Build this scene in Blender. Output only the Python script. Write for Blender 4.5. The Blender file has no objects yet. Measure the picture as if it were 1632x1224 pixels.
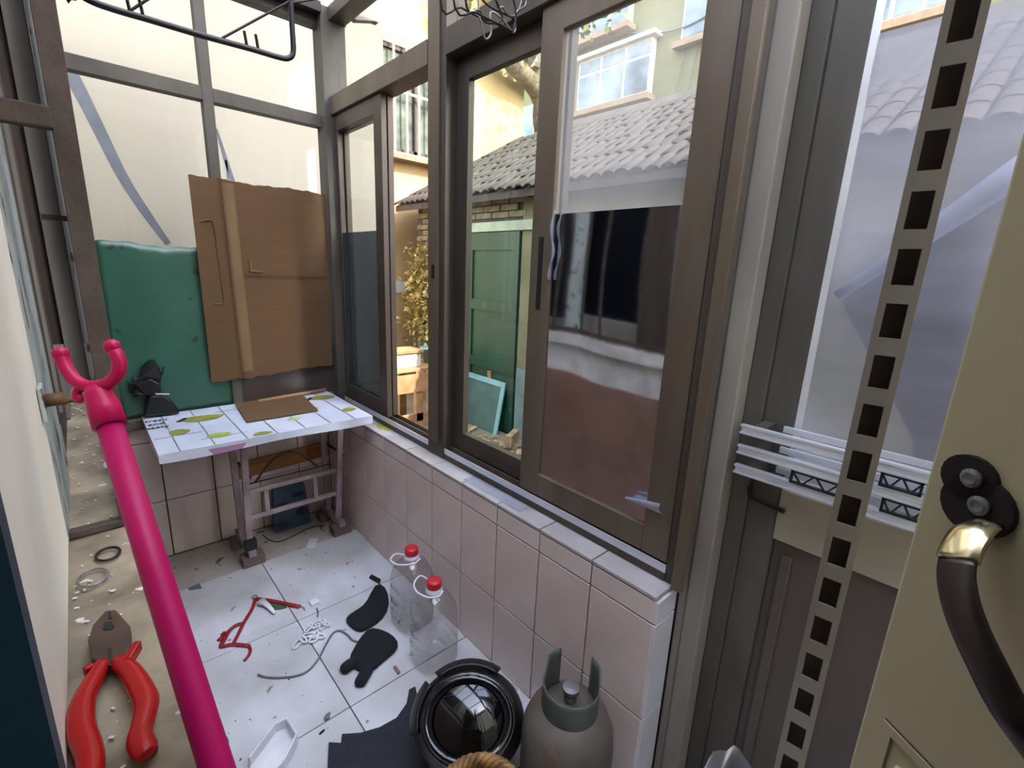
import bpy, math, random
import numpy as np
from mathutils import Vector, Matrix
random.seed(7)
S = bpy.context.scene
COL = S.collection

# ------------------------------------------------------------------ camera
YAW, PITCH, ROLL, F = .7485, .2392, .0427, 744.7188
CAM = np.array([0., 0., 1.403])
_f = np.array([math.sin(YAW)*math.cos(PITCH), math.cos(YAW)*math.cos(PITCH), -math.sin(PITCH)])
_r = np.array([math.cos(YAW), -math.sin(YAW), 0.]); _u = np.cross(_r, _f)
_R = _r*math.cos(ROLL)+_u*math.sin(ROLL); _U = _u*math.cos(ROLL)-_r*math.sin(ROLL)
cd = bpy.data.cameras.new('camera'); cam = bpy.data.objects.new('camera', cd); COL.objects.link(cam)
cd.sensor_width = 36; cd.lens = 36*F/1632; cd.clip_start = .02; cd.clip_end = 200
cam.matrix_world = Matrix([[_R[0], _U[0], -_f[0], CAM[0]], [_R[1], _U[1], -_f[1], CAM[1]], [_R[2], _U[2], -_f[2], CAM[2]], [0, 0, 0, 1]])
S.camera = cam
def ray(px, py): return _f+_R*(px-816)/F-_U*(py-612)/F
def on(px, py, **k):                       # pixel -> point on the plane x=, y= or z=
    (ax, v), = k.items(); i = 'xyz'.index(ax); d = ray(px, py)
    return tuple(CAM+d*(v-CAM[i])/d[i])
def at(px, py, depth): return tuple(CAM+ray(px, py)*depth)   # depth along the optical axis

# ------------------------------------------------------------------ light
S.view_settings.view_transform = 'Standard'; S.view_settings.look = 'None'
S.view_settings.gamma = 1; S.view_settings.use_curve_mapping = False
S.view_settings.exposure = 2.35
SUN = Vector((.15, -.78, .60)).normalized()
w = bpy.data.worlds.new('sky'); S.world = w; w.use_nodes = True
nt = w.node_tree; bg = nt.nodes['Background']; sk = nt.nodes.new('ShaderNodeTexSky')
sk.sky_type = 'NISHITA'; sk.sun_disc = False; sk.sun_elevation = math.asin(SUN.z)
sk.sun_rotation = math.atan2(SUN.x, SUN.y); sk.air_density = 1.6; sk.dust_density = 1.5; sk.ozone_density = 1.0
hs = nt.nodes.new('ShaderNodeHueSaturation'); hs.inputs['Saturation'].default_value = .52
wb = nt.nodes.new('ShaderNodeMixRGB'); wb.blend_type = 'MULTIPLY'; wb.inputs[0].default_value = 1; wb.inputs[2].default_value = (1, .955, .99, 1)
nt.links.new(sk.outputs[0], hs.inputs['Color']); nt.links.new(hs.outputs[0], wb.inputs[1]); nt.links.new(wb.outputs[0], bg.inputs[0]); bg.inputs[1].default_value = .42
sd = bpy.data.lights.new('sun', 'SUN'); sd.energy = 2.2; sd.angle = .01; sd.color = (1, .90, .74)
so = bpy.data.objects.new('sun', sd); COL.objects.link(so); so.location = (2, -5, 9)
so.rotation_euler = (-SUN).to_track_quat('-Z', 'Y').to_euler()

# ------------------------------------------------------------------ materials
def lin(c):
    if isinstance(c, str): c = tuple(int(c[i:i+2], 16)/255 for i in (0, 2, 4))
    return tuple((x/12.92 if x <= .04045 else ((x+.055)/1.055)**2.4) for x in c)+(1,)
def mat(name, col, rough=.6, metal=0., col2=None, scale=8., spread=.5, stretch=None, bump=0., bscale=None, spec=.5, detail=5, coat=0., spots=None, spotscale=30, spotcut=.66):
    m = bpy.data.materials.new(name); m.use_nodes = True; n = m.node_tree.nodes; l = m.node_tree.links
    p = n['Principled BSDF']; p.inputs['Roughness'].default_value = rough; p.inputs['Metallic'].default_value = metal
    p.inputs['Specular IOR Level'].default_value = spec; p.inputs['Coat Weight'].default_value = coat
    p.inputs['Coat Roughness'].default_value = .06
    c = lin(col)
    tc = n.new('ShaderNodeTexCoord'); mp = n.new('ShaderNodeMapping'); l.new(tc.outputs['Object'], mp.inputs[0])
    if stretch: mp.inputs['Scale'].default_value = stretch
    nz = n.new('ShaderNodeTexNoise'); nz.inputs['Scale'].default_value = scale; nz.inputs['Detail'].default_value = detail
    l.new(mp.outputs[0], nz.inputs['Vector'])
    c2 = lin(col2) if col2 else tuple(x*.78 for x in c[:3])+(1,)
    rp = n.new('ShaderNodeValToRGB'); e = rp.color_ramp.elements
    e[0].position = .5-spread/2*.6; e[1].position = .5+spread/2*.6; e[0].color = c2; e[1].color = c
    l.new(nz.outputs['Fac'], rp.inputs[0]); out = rp.outputs[0]
    if spots:
        n2 = n.new('ShaderNodeTexNoise'); n2.inputs['Scale'].default_value = spotscale; n2.inputs['Detail'].default_value = 3; l.new(mp.outputs[0], n2.inputs['Vector'])
        r2 = n.new('ShaderNodeValToRGB'); r2.color_ramp.elements[0].position = spotcut; r2.color_ramp.elements[1].position = spotcut+.04
        l.new(n2.outputs['Fac'], r2.inputs[0]); mx = n.new('ShaderNodeMixRGB'); l.new(r2.outputs[0], mx.inputs[0]); l.new(out, mx.inputs[1]); mx.inputs[2].default_value = lin(spots); out = mx.outputs[0]
    l.new(out, p.inputs['Base Color'])
    if bump:
        b = n.new('ShaderNodeBump'); b.inputs['Strength'].default_value = bump; b.inputs['Distance'].default_value = .004
        n3 = n.new('ShaderNodeTexNoise'); n3.inputs['Scale'].default_value = bscale or scale*4; n3.inputs['Detail'].default_value = 4
        l.new(mp.outputs[0], n3.inputs['Vector']); l.new(n3.outputs['Fac'], b.inputs['Height']); l.new(b.outputs[0], p.inputs['Normal'])
    return m
def glass(name, tint=(1, 1, 1), haze=0., hazecol=(.8, .8, .8), gloss=.02, rough=.0, hazescale=2., stretch=(1, 1, 1), edge=.6):
    m = bpy.data.materials.new(name); m.use_nodes = True; n = m.node_tree.nodes; l = m.node_tree.links
    n.remove(n['Principled BSDF']); o = n['Material Output']
    t = n.new('ShaderNodeBsdfTransparent'); t.inputs[0].default_value = (*tint, 1)
    g = n.new('ShaderNodeBsdfGlossy'); g.inputs['Roughness'].default_value = rough
    lw = n.new('ShaderNodeLayerWeight'); lw.inputs[0].default_value = .5; pw = n.new('ShaderNodeMath'); pw.operation = 'POWER'; pw.inputs[1].default_value = 5; l.new(lw.outputs['Facing'], pw.inputs[0])
    fr = n.new('ShaderNodeMapRange'); fr.inputs[3].default_value = gloss; fr.inputs[4].default_value = edge; l.new(pw.outputs[0], fr.inputs[0])
    m1 = n.new('ShaderNodeMixShader'); l.new(fr.outputs[0], m1.inputs[0]); l.new(t.outputs[0], m1.inputs[1]); l.new(g.outputs[0], m1.inputs[2])
    out = m1
    if haze:
        d = n.new('ShaderNodeBsdfDiffuse'); d.inputs[0].default_value = (*hazecol, 1)
        tr = n.new('ShaderNodeBsdfTranslucent'); tr.inputs[0].default_value = (*hazecol, 1)
        md = n.new('ShaderNodeMixShader'); md.inputs[0].default_value = .6; l.new(d.outputs[0], md.inputs[1]); l.new(tr.outputs[0], md.inputs[2])
        tc = n.new('ShaderNodeTexCoord'); mp = n.new('ShaderNodeMapping'); mp.inputs['Scale'].default_value = stretch; l.new(tc.outputs['Object'], mp.inputs[0])
        nz = n.new('ShaderNodeTexNoise'); nz.inputs['Scale'].default_value = hazescale; nz.inputs['Detail'].default_value = 5; l.new(mp.outputs[0], nz.inputs['Vector'])
        mr = n.new('ShaderNodeMapRange'); mr.inputs[1].default_value = .3; mr.inputs[2].default_value = .7; mr.inputs[3].default_value = haze*.75; mr.inputs[4].default_value = min(1, haze*1.25)
        l.new(nz.outputs['Fac'], mr.inputs[0]); m2 = n.new('ShaderNodeMixShader'); l.new(mr.outputs[0], m2.inputs[0]); l.new(m1.outputs[0], m2.inputs[1]); l.new(md.outputs[0], m2.inputs[2]); out = m2
    l.new(out.outputs[0], o.inputs[0]); return m
M = {}
M['floor'] = mat('floor tile', 'cfd1d6', .35, col2='a9a8a6', scale=3.5, spread=.6, spots='827d78', spotscale=20, spotcut=.68)
M['floorfar'] = mat('darker floor tile', 'b5b0aa', .45, col2='8f867b', scale=3.5, spread=.7, spots='5a4e43', spotscale=14, spotcut=.64)
M['grout'] = mat('dark grout', '3d3631', .9)
M['wtile'] = mat('wall tile', 'ddccc4', .3, col2='c8b7ae', scale=4, spread=.8)
M['etile_lit'] = mat('cool lit end tile', 'd8d8de', .3, col2='c3c3c9', scale=4, spread=.8)  # wall tile copy with the end face's cool light in its colour
M['stile_'] = mat('sill tile', 'b3aeae', .3, col2='97918f', scale=7, spread=.8, spots='5e5753', spotscale=30, spotcut=.72)
M['core'] = mat('mortar', '2e2723', .9)
M['cream'] = mat('cream plaster', 'efe8d6', .85, col2='e6dcc8', scale=5, bump=.15)
M['lowwall'] = mat('brown dado paint', '8d6d5c', .6, col2='7a5a4a', scale=4)
M['whitewall'] = mat('dirty white paint', 'dbd8d2', .7, col2='b9b4ac', scale=9)
M['concrete'] = mat('worn concrete', 'a5977c', .9, col2='5f5342', scale=14, spread=.7, bump=.6, bscale=60, spots='cfc8b8', spotscale=30, spotcut=.66)
M['bronze'] = mat('bronze aluminium', '544a41', .45, .35, col2='433b34', scale=5, stretch=(1, 1, .2))
M['bronze2'] = mat('worn bronze frame', '6c6050', .5, .2, col2='564a3b', scale=6, stretch=(1, 1, .2))
M['greyframe'] = mat('grey frame paint', '57534b', .6, .1, col2='45413a', scale=9, stretch=(1, 1, .3))
M['alu'] = mat('bright aluminium', 'e2e6ee', .3, .55, col2='cfd3da', scale=6)
M['dark'] = mat('dark gap shade', '15130f', .6)  # near black that paints the shade inside gaps, grooves and slits
M['black'] = mat('black plastic', '141518', .4)
M['peel'] = mat('peeling white paint', 'a9b0ac', .7, col2='8d938f', scale=7, stretch=(1, 1, .4), spots='3b2a22', spotscale=40, spotcut=.60, bump=.3)
M['peel2'] = mat('dirty grey white paint', '837e75', .7, col2='666057', scale=7, stretch=(1, 1, .3), spots='40362f', spotscale=16, spotcut=.72)
M['brownwood'] = mat('dark brown wood', '4a3d33', .7, col2='352b24', scale=6, stretch=(1, 1, .15))
M['rust'] = mat('rusty iron', '4f443d', .8, .2, col2='3a312b', scale=22, bump=.5, bscale=70, spots='4b3d33', spotscale=45, spotcut=.62)
M['rustlight'] = mat('brown rust', '6b5234', .7, .3, col2='4a3522', scale=30, bump=.4)
M['glass'] = glass('clear glass', (.97, .985, .975), gloss=.018)
M['glass_hazy'] = glass('dusty glass', (.95, .97, .965), haze=.15, hazecol=(.78, .80, .84), gloss=.02)
M['glass_green'] = glass('greenish glass', (.90, .97, .94), gloss=.02)
M['glass_dark'] = mat('dark room glass', '0f141b', .3, spec=.15)
M['film_door'] = glass('wrinkled plastic film', (.86, .86, .92), haze=.75, hazecol=(.40, .41, .49), gloss=.02, rough=.12, hazescale=3.5, stretch=(1, .6, 2))
M['film_fold'] = glass('folded plastic film', (.8, .8, .86), haze=.62, hazecol=(.6, .62, .7), gloss=.03, rough=.1)
M['mirrorfilm'] = mat('reflective window film', 'd9dce4', .05, 1., col2='cfd2da', scale=3, bump=.06, bscale=3.2)
M['darkfilm'] = mat('dull dark film', '4a423e', .22, col2='3d3633', scale=4)
M['bluefilm'] = glass('blue grey window film', (.085, .105, .125), haze=.22, hazecol=(.10, .12, .15), gloss=.03, rough=.05, hazescale=4)
M['greenfilm'] = mat('green plastic sheet', '356353', .28, col2='264c3e', scale=4, spread=.9, spots='1a322a', spotscale=11, spotcut=.66)
M['cardboard'] = mat('corrugated cardboard', '64492e', .85, col2='594128', scale=2, stretch=(.6, 1, 22), bump=.12, bscale=8, spread=.9)
M['cardlight'] = mat('worn cardboard edge', '7c6345', .85, col2='6f573b', scale=3)
M['cloth'] = mat('glossy oilcloth', 'd6dcea', .22, col2='c3cad9', scale=5, spread=.9, bump=.12, bscale=22, coat=.3)
M['olive'] = mat('olive print', '9aa03e', .3, col2='84803a', scale=14)
M['lime'] = mat('lime print', 'b9c862', .3, col2='9dae4a', scale=20)
M['ink'] = mat('dark ink', '1d2333', .5)
M['lineprint'] = mat('grey line print', '6f7480', .4)
M['tablewood'] = mat('brown table edge', '5b4130', .6)
M['legpaint'] = mat('pinkish grey paint', 'a7979c', .5, .1, col2='8b7b7e', scale=12)
M['wood'] = mat('raw wood', 'a06c35', .7, col2='7b4f25', scale=5, stretch=(.3, 1, 4))
M['oldwood'] = mat('weathered wood', 'b08a63', .8, col2='8b6844', scale=5, stretch=(1, .3, 1))
M['block'] = mat('dusty wood block', '6f625d', .9)
M['blue'] = mat('slate blue plastic', '37546a', .5, col2='2c4558', scale=6)
M['navy'] = mat('black navy fabric', '1a1e2a', .75, col2='12151e', scale=20, bump=.25, bscale=60)
M['blackcloth'] = mat('black knit cloth', '14171c', .95, col2='0d0f13', scale=40, bump=.5, bscale=120)
M['bagblack'] = mat('black bin bag', '0c0e12', .3, bump=.4, bscale=20)
M['pink'] = mat('magenta plastic', 'c40a55', .38, col2='b00848', scale=3, spec=.3)
M['pinkdark'] = mat('magenta coated tube', 'b30f58', .42, col2='a20c4c', scale=3, spec=.25)
M['purplecloth'] = mat('purple grey cloth', '4b4654', .9, col2='38343f', scale=3, stretch=(1, 2, .5))
M['pinkcloth'] = mat('lilac cloth', 'b58bb0', .8)
M['red'] = mat('red rubber grip', 'a50f12', .27, col2='920b0e', scale=9, spec=.3)
M['redcap'] = mat('red cap plastic', 'c9242c', .35)
M['redstrap'] = mat('dark red strap', '8f1a20', .5)
M['steel'] = mat('dull brown steel', '5a463a', .5, .5, col2='463529', scale=25)
M['chrome'] = mat('polished steel', 'd8cda8', .18, 1.)
M['handle'] = mat('worn dark handle', '5d5350', .35, .8, col2='4a4140', scale=15)
M['darkiron'] = mat('blackened iron', '2b2624', .5, .5)
M['wire'] = mat('grey wire', '8a8b8c', .4, .6)
M['white'] = mat('white plastic', 'e3e4e8', .4)
M['whitecloth'] = mat('white cloth', 'd9dbe2', .8, bump=.3, bscale=25)
M['green'] = mat('green scrap', '3e5a3a', .6)
M['cable'] = mat('grey cable', '6d7075', .5)
M['pet'] = glass('clear bottle plastic', (.90, .895, .89), haze=.035, hazecol=(.7, .68, .66), gloss=.09, rough=.04, edge=.95)
M['helmet'] = mat('matte black shell', '17171c', .45, col2='111115', scale=6)
M['visor'] = mat('glossy black visor', '06070a', .06, coat=1.)
M['gas'] = mat('old grey green paint', '6a635a', .6, col2='544b44', scale=6, spots='6b5245', spotscale=14, spotcut=.62)
M['gascollar'] = mat('green collar paint', '4f584f', .5, col2='444c45', scale=6)
M['wicker'] = mat('wicker', '9a7440', .5, col2='63421e', scale=30)
M['doorbrown'] = mat('taupe metal door', '584d47', .5, .1, col2='4a403b', scale=3, stretch=(1, 1, .3))
M['doorrail'] = mat('taupe metal rail', '9c9486', .45, .1, col2='8a8272', scale=3)
M['doorcream'] = mat('cream door paint', 'c4ba98', .6, col2='b6ac8a', scale=3)
M['teal'] = mat('dark teal paint', '16404f', .5, col2='10313d', scale=3, stretch=(1, 1, .2))
M['upright'] = mat('white slotted steel', '8f8a83', .5, .1, col2='7f7871', scale=4)
M['slot'] = mat('dark slot', '6a5a50', .8)
M['roofsheet'] = glass('translucent roof sheet', (.95, .97, 1.0), haze=.2, hazecol=(.85, .88, .92), gloss=.03, rough=.1)
M['ceil'] = mat('dark roof boards', '4a4640', .8)
M['post'] = mat('whitewashed post', '928a80', .7, col2='7b736a', scale=6, stretch=(1, 1, .3))
# outdoors
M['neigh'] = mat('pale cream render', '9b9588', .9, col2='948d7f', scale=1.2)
M['streakgrey'] = mat('blue grey streak', '5c6069', .9)
M['yellow'] = mat('ochre render', 'c2a97e', .9, col2='b2976c', scale=1.5)
M['building'] = mat('pale green yellow render', '827f60', .9, col2='797757', scale=1)
M['shedwall'] = mat('dull cream render', '7a7458', .9, col2='6a644b', scale=4)  # plain dull cream colour of the shed render
M['dado'] = mat('blue grey dado', '6f7f7c', .85, col2='5f6d6b', scale=5)
M['brick'] = mat('old brick', '8d7a63', .9, col2='6c6453', scale=8)
M['brickdark'] = mat('brick mortar', '4e4a3f', .95)
M['greendoor'] = mat('green door paint', '1a3f2f', .4, col2='143325', scale=4, stretch=(1, 1, .3), spots='8ba089', spotscale=34, spotcut=.72)
M['lintel'] = mat('white lintel', 'aeb29c', .8)
M['rooftile'] = mat('weathered roof tile', '524a46', .9, col2='3d3633', scale=6)
M['ground'] = mat('earth yard', '8c7d68', .95, col2='6d6151', scale=3)
M['rubble'] = mat('broken rubble', 'b59a78', .9, col2='8a7660', scale=12)
M['paleblue'] = mat('pale blue painted frame', '82a8a8', .6)
M['greyboard'] = mat('grey green board', '465f5a', .6)
M['bark'] = mat('bark', '8a7a63', .95, col2='5f5344', scale=14, bump=.8)
M['leaf'] = mat('leaf', '7d8a45', .6, col2='5d7034', scale=3)
M['leafdry'] = mat('dry leaf', 'c9b070', .7, col2='8d8a4a', scale=12)
M['whitebar'] = mat('white painted bar', 'e6e2da', .5)
M['winglass'] = mat('reflecting window', '8c9aa6', .12, col2='55636c', scale=2)
M['darkpane'] = mat('dim green window', '39423f', .25, col2='636d62', scale=5)
M['teapot'] = mat('teal planter', '7fa9a0', .6)
M['styro'] = mat('grey white box', 'c8cbbd', .8)
M['red_tile'] = mat('terracotta ledge', 'a08a70', .9)

# ------------------------------------------------------------------ mesh helpers
class MB:
    def __init__(s): s.v = []; s.f = []
    def add(s, vs, fs):
        b = len(s.v); s.v += [tuple(map(float, p)) for p in vs]; s.f += [tuple(i+b for i in q) for q in fs]; return s
    def box(s, x0, x1, y0, y1, z0, z1):
        return s.add([(x0, y0, z0), (x1, y0, z0), (x1, y1, z0), (x0, y1, z0), (x0, y0, z1), (x1, y0, z1), (x1, y1, z1), (x0, y1, z1)],
                     [(3, 2, 1, 0), (4, 5, 6, 7), (0, 1, 5, 4), (1, 2, 6, 5), (2, 3, 7, 6), (3, 0, 4, 7)])
    def obox(s, c, ax, ay, az):            # oriented box: centre + three half vectors
        c, ax, ay, az = (np.array(q, float) for q in (c, ax, ay, az))
        vs = [c+i*ax+j*ay+k*az for k in (-1, 1) for (i, j) in ((-1, -1), (1, -1), (1, 1), (-1, 1))]
        return s.add(vs, [(3, 2, 1, 0), (4, 5, 6, 7), (0, 1, 5, 4), (1, 2, 6, 5), (2, 3, 7, 6), (3, 0, 4, 7)])
    def bar(s, a, b, w, h, up=(0, 0, 1)):  # rectangular bar from a to b
        a, b = np.array(a, float), np.array(b, float); d = (b-a); L = np.linalg.norm(d); d = d/L
        u = np.array(up, float); x = np.cross(d, u)
        if np.linalg.norm(x) < 1e-4: x = np.cross(d, (1, 0, 0))
        x /= np.linalg.norm(x); y = np.cross(x, d)
        return s.obox((a+b)/2, x*w/2, y*h/2, d*L/2)
    def tube(s, pts, r, n=8, closed=False, flat=1.0, cap=True, flatdir=None):
        P = [np.array(p, float) for p in pts]; k = len(P); R = r if isinstance(r, (list, tuple)) else [r]*k
        T = []
        for i in range(k):
            a = P[(i-1) % k] if (closed or i > 0) else P[i]; b = P[(i+1) % k] if (closed or i < k-1) else P[i]
            t = b-a; T.append(t/(np.linalg.norm(t)+1e-9))
        u = np.array(flatdir if flatdir is not None else (0, 0, 1), float)
        if abs(u@T[0]) > .95: u = np.array((1, 0, 0.))
        base = len(s.v); vs = []
        for i in range(k):
            u = u-(u@T[i])*T[i]; u /= np.linalg.norm(u)+1e-9; x = np.cross(T[i], u)
            for j in range(n):
                a = 2*math.pi*j/n; vs.append(P[i]+R[i]*(math.cos(a)*x+flat*math.sin(a)*u))
        fs = []
        for i in range(k if closed else k-1):
            for j in range(n):
                i2 = (i+1) % k; fs.append((i*n+j, i*n+(j+1) % n, i2*n+(j+1) % n, i2*n+j))
        if cap and not closed: fs += [tuple(range(n))[::-1], tuple((k-1)*n+j for j in range(n))]
        return s.add(vs, fs)
    def lathe(s, c, prof, n=24, sx=1, sy=1, sq=2.0, axis=None):
        # prof: (r, z); superellipse exponent sq may be per ring
        vs = []; fs = []; k = len(prof)
        for i, q in enumerate(prof):
            r, z = q[0], q[1]; e = q[2] if len(q) > 2 else sq
            for j in range(n):
                a = 2*math.pi*j/n; ca, sa = math.cos(a), math.sin(a)
                d = (abs(ca)**e+abs(sa)**e)**(-1/e)
                p = np.array((sx*r*d*ca, sy*r*d*sa, z)); vs.append(p)
        for i in range(k-1):
            for j in range(n): fs.append((i*n+j, i*n+(j+1) % n, (i+1)*n+(j+1) % n, (i+1)*n+j))
        fs += [tuple(range(n))[::-1], tuple((k-1)*n+j for j in range(n))]
        if axis is not None:
            q = Vector((0, 0, 1)).rotation_difference(Vector(axis)); vs = [np.array(q @ Vector(p)) for p in vs]
        return s.add([np.array(c)+p for p in vs], fs)
    def prism(s, poly, off):               # polygon (3D points) extruded by vector
        k = len(poly); o = np.array(off, float); P = [np.array(p, float) for p in poly]
        return s.add(P+[p+o for p in P], [tuple(range(k))[::-1], tuple(range(k, 2*k))]+[(i, (i+1) % k, k+(i+1) % k, k+i) for i in range(k)])
    def puff(s, poly, h, z0=0.0):          # soft cushion-like lump over a floor outline
        P = np.array([(p[0], p[1]) for p in poly]); c = P.mean(0); k = len(P)
        vs = [(x, y, z0) for x, y in c+(P-c)*.93]+[(x, y, z0+h*.5) for x, y in P]+[(x, y, z0+h) for x, y in c+(P-c)*.72]+[(c[0], c[1], z0+h*1.05)]
        fs = [tuple(range(k))[::-1]]
        for a in (0, k): fs += [(a+i, a+(i+1) % k, a+k+(i+1) % k, a+k+i) for i in range(k)]
        fs += [(2*k+i, 2*k+(i+1) % k, 3*k) for i in range(k)]
        return s.add(vs, fs)
    def grid(s, fn, nu, nv):
        vs = [fn(i/nu, j/nv) for j in range(nv+1) for i in range(nu+1)]
        return s.add(vs, [(j*(nu+1)+i, j*(nu+1)+i+1, (j+1)*(nu+1)+i+1, (j+1)*(nu+1)+i) for j in range(nv) for i in range(nu)])
    def build(s, name, m, parent=None, smooth=False, bevel=0, sub=0, solid=0):
        me = bpy.data.meshes.new(name)
        v = np.array(s.v)
        loc = np.array(WL[parent.name]) if parent is not None else np.array(((v[:, 0].min()+v[:, 0].max())/2, (v[:, 1].min()+v[:, 1].max())/2, v[:, 2].min()))
        me.from_pydata([tuple(p) for p in v-loc], [], s.f); me.update()
        if smooth: me.polygons.foreach_set('use_smooth', [True]*len(me.polygons))
        me.materials.append(M[m] if isinstance(m, str) else m)
        o = bpy.data.objects.new(name, me); COL.objects.link(o)
        if parent is not None: o.parent = parent
        else: o.location = loc
        WL[o.name] = tuple(loc)
        if solid:
            q = o.modifiers.new('thickness', 'SOLIDIFY'); q.thickness = solid; q.offset = 0
        if bevel:
            q = o.modifiers.new('bevel', 'BEVEL'); q.width = bevel; q.segments = 2; q.limit_method = 'ANGLE'
        if sub:
            q = o.modifiers.new('smooth', 'SUBSURF'); q.levels = sub; q.render_levels = sub
        return o
WL = {}
def tag(o, label, cat, group=None):
    o['label'] = label; o['category'] = cat
    if group: o['group'] = group
    return o
def thing(name, label, cat, loc, group=None):
    o = bpy.data.objects.new(name, None); COL.objects.link(o); o.location = loc; WL[o.name] = tuple(loc); o.empty_display_size = .05
    return tag(o, label, cat, group)
def setting(name, loc):
    o = bpy.data.objects.new(name, None); COL.objects.link(o); o.location = loc; WL[o.name] = tuple(loc); o['kind'] = 'structure'; return o
def struct(name, mb, m, **k):
    o = mb.build(name, m, **k); o['kind'] = 'structure'; return o
_cache = {}
def piece(name, m, parent, c, d, cut=.0012, jit=0., rot=0.):   # a small chamfered block sharing its mesh with equal ones
    key = (name, m, tuple(round(x, 4) for x in d))
    if key not in _cache:
        hx, hy, hz = (x/2 for x in d); e = min(cut, hx*.4, hy*.4, hz*.4); vs = []
        for sx in (-1, 1):
            for sy in (-1, 1):
                for sz in (-1, 1): vs += [(sx*(hx-e), sy*(hy-e), sz*hz), (sx*(hx-e), sy*hy, sz*(hz-e)), (sx*hx, sy*(hy-e), sz*(hz-e))]
        import bmesh
        bm = bmesh.new(); [bm.verts.new(v) for v in vs]; bmesh.ops.convex_hull(bm, input=bm.verts)
        bmesh.ops.dissolve_limit(bm, angle_limit=.01, verts=bm.verts, edges=bm.edges)
        me = bpy.data.meshes.new(name); bm.to_mesh(me); bm.free(); me.materials.append(M[m]); _cache[key] = me
    o = bpy.data.objects.new(name, _cache[key]); COL.objects.link(o)
    if parent is not None:
        o.parent = parent; b = np.array(WL[parent.name])
    else: b = np.zeros(3)
    j = [random.uniform(-jit, jit) for _ in range(3)]
    o.location = tuple(np.array(c)-b+np.array(j)); o.rotation_euler = (0, 0, rot); WL[o.name] = tuple(c)
    return o
def text_mb(s, size, o, ax, ay, depth=.0006):
    cu = bpy.data.curves.new('lettering', 'FONT'); cu.body = s; cu.size = size; cu.extrude = depth
    ob = bpy.data.objects.new('lettering_source', cu); COL.objects.link(ob)
    dg = bpy.context.evaluated_depsgraph_get(); me = ob.evaluated_get(dg).to_mesh()
    o, ax, ay = (np.array(q, float) for q in (o, ax, ay)); az = np.cross(ax, ay)
    vs = [o+ax*v.co.x+ay*v.co.y+az*v.co.z for v in me.vertices]; fs = [tuple(p.vertices) for p in me.polygons]
    mb = MB().add(vs, fs); ob.to_mesh_clear(); bpy.data.objects.remove(ob); bpy.data.curves.remove(cu); return mb
def arc(c, rx, ry, ax, ay, a0=0, a1=2*math.pi, n=24, close=True):
    c, ax, ay = (np.array(q, float) for q in (c, ax, ay)); k = n if close else n-1
    return [c+ax*rx*math.cos(a0+(a1-a0)*i/k)+ay*ry*math.sin(a0+(a1-a0)*i/k) for i in range(n)]
def spline(P, n=6):                        # Catmull-Rom through points
    P = [np.array(p, float) for p in P]; Q = [2*P[0]-P[1]]+P+[2*P[-1]-P[-2]]; out = []
    for i in range(1, len(Q)-2):
        for t in np.linspace(0, 1, n, endpoint=False):
            a, b, c, d = Q[i-1:i+3]; out.append(.5*(2*b+(c-a)*t+(2*a-5*b+4*c-d)*t*t+(3*b-a-3*c+d)*t**3))
    return out+[P[-1]]

# ================================================================== THE BALCONY SHELL
XW, YF, GZ = .948, 2.536, -.19
fl = struct('floor', MB().box(-.2, 1.3, -.8, 2.66, -.12, -.005), 'grout')
ys = [-.77, -.269, .229, .727, 1.225, 1.722, 2.219, YF]
for (a, b) in ((-.018, .480), (.480, XW+.006)):
    for y0, y1 in zip(ys[:-1], ys[1:]):
        piece('floor_tile', 'floorfar' if y0 > 2.1 else 'floor', fl, ((a+b)/2, (y0+y1)/2, -.006), (b-a-.0035, y1-y0-.0035, .012), cut=.001)  # last row takes the darker, browner tile colour
# right parapet with tiles
wr = struct('wall_right', MB().box(XW+.008, 1.12, .475, 2.66, 0, .630), 'core')
g = .0045
yt = [.467+.2*i for i in range(12)]
for i in range(11):
    y0, y1 = yt[i], min(yt[i+1], YF)
    if y1-y0 < .02: continue
    for z0, z1 in ((.0, .267), (.267, .561), (.561, .6275)):
        piece('wall_tile', 'wtile', wr, (XW+.005, (y0+y1)/2, (z0+z1)/2), (.010, y1-y0-g, z1-z0-g))
    piece('sill_tile', 'stile_', wr, ((XW-.001+1.05)/2, (y0+y1)/2, .635), (1.05-XW+.001, y1-y0-g, .010))
for z0, z1 in ((.0, .267), (.267, .561), (.561, .6275)):
    piece('end_tile', 'etile_lit', wr, ((XW+1.045)/2, .469, (z0+z1)/2), (1.045-XW-g, .012, z1-z0-g))
# far parapet with tiles
wf = struct('wall_far', MB().box(-.2, XW+.008, YF+.010, 2.66, 0, .655), 'core')
xt = [-.02, .18, .38, .58, .78, XW]
for a, b in zip(xt[:-1], xt[1:]):
    for z0, z1 in ((0, .287), (.287, .582), (.582, .655)):
        piece('wall_tile', 'wtile', wf, ((a+b)/2, YF+.006, (z0+z1)/2), (b-a-g, .010, z1-z0-g))
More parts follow.
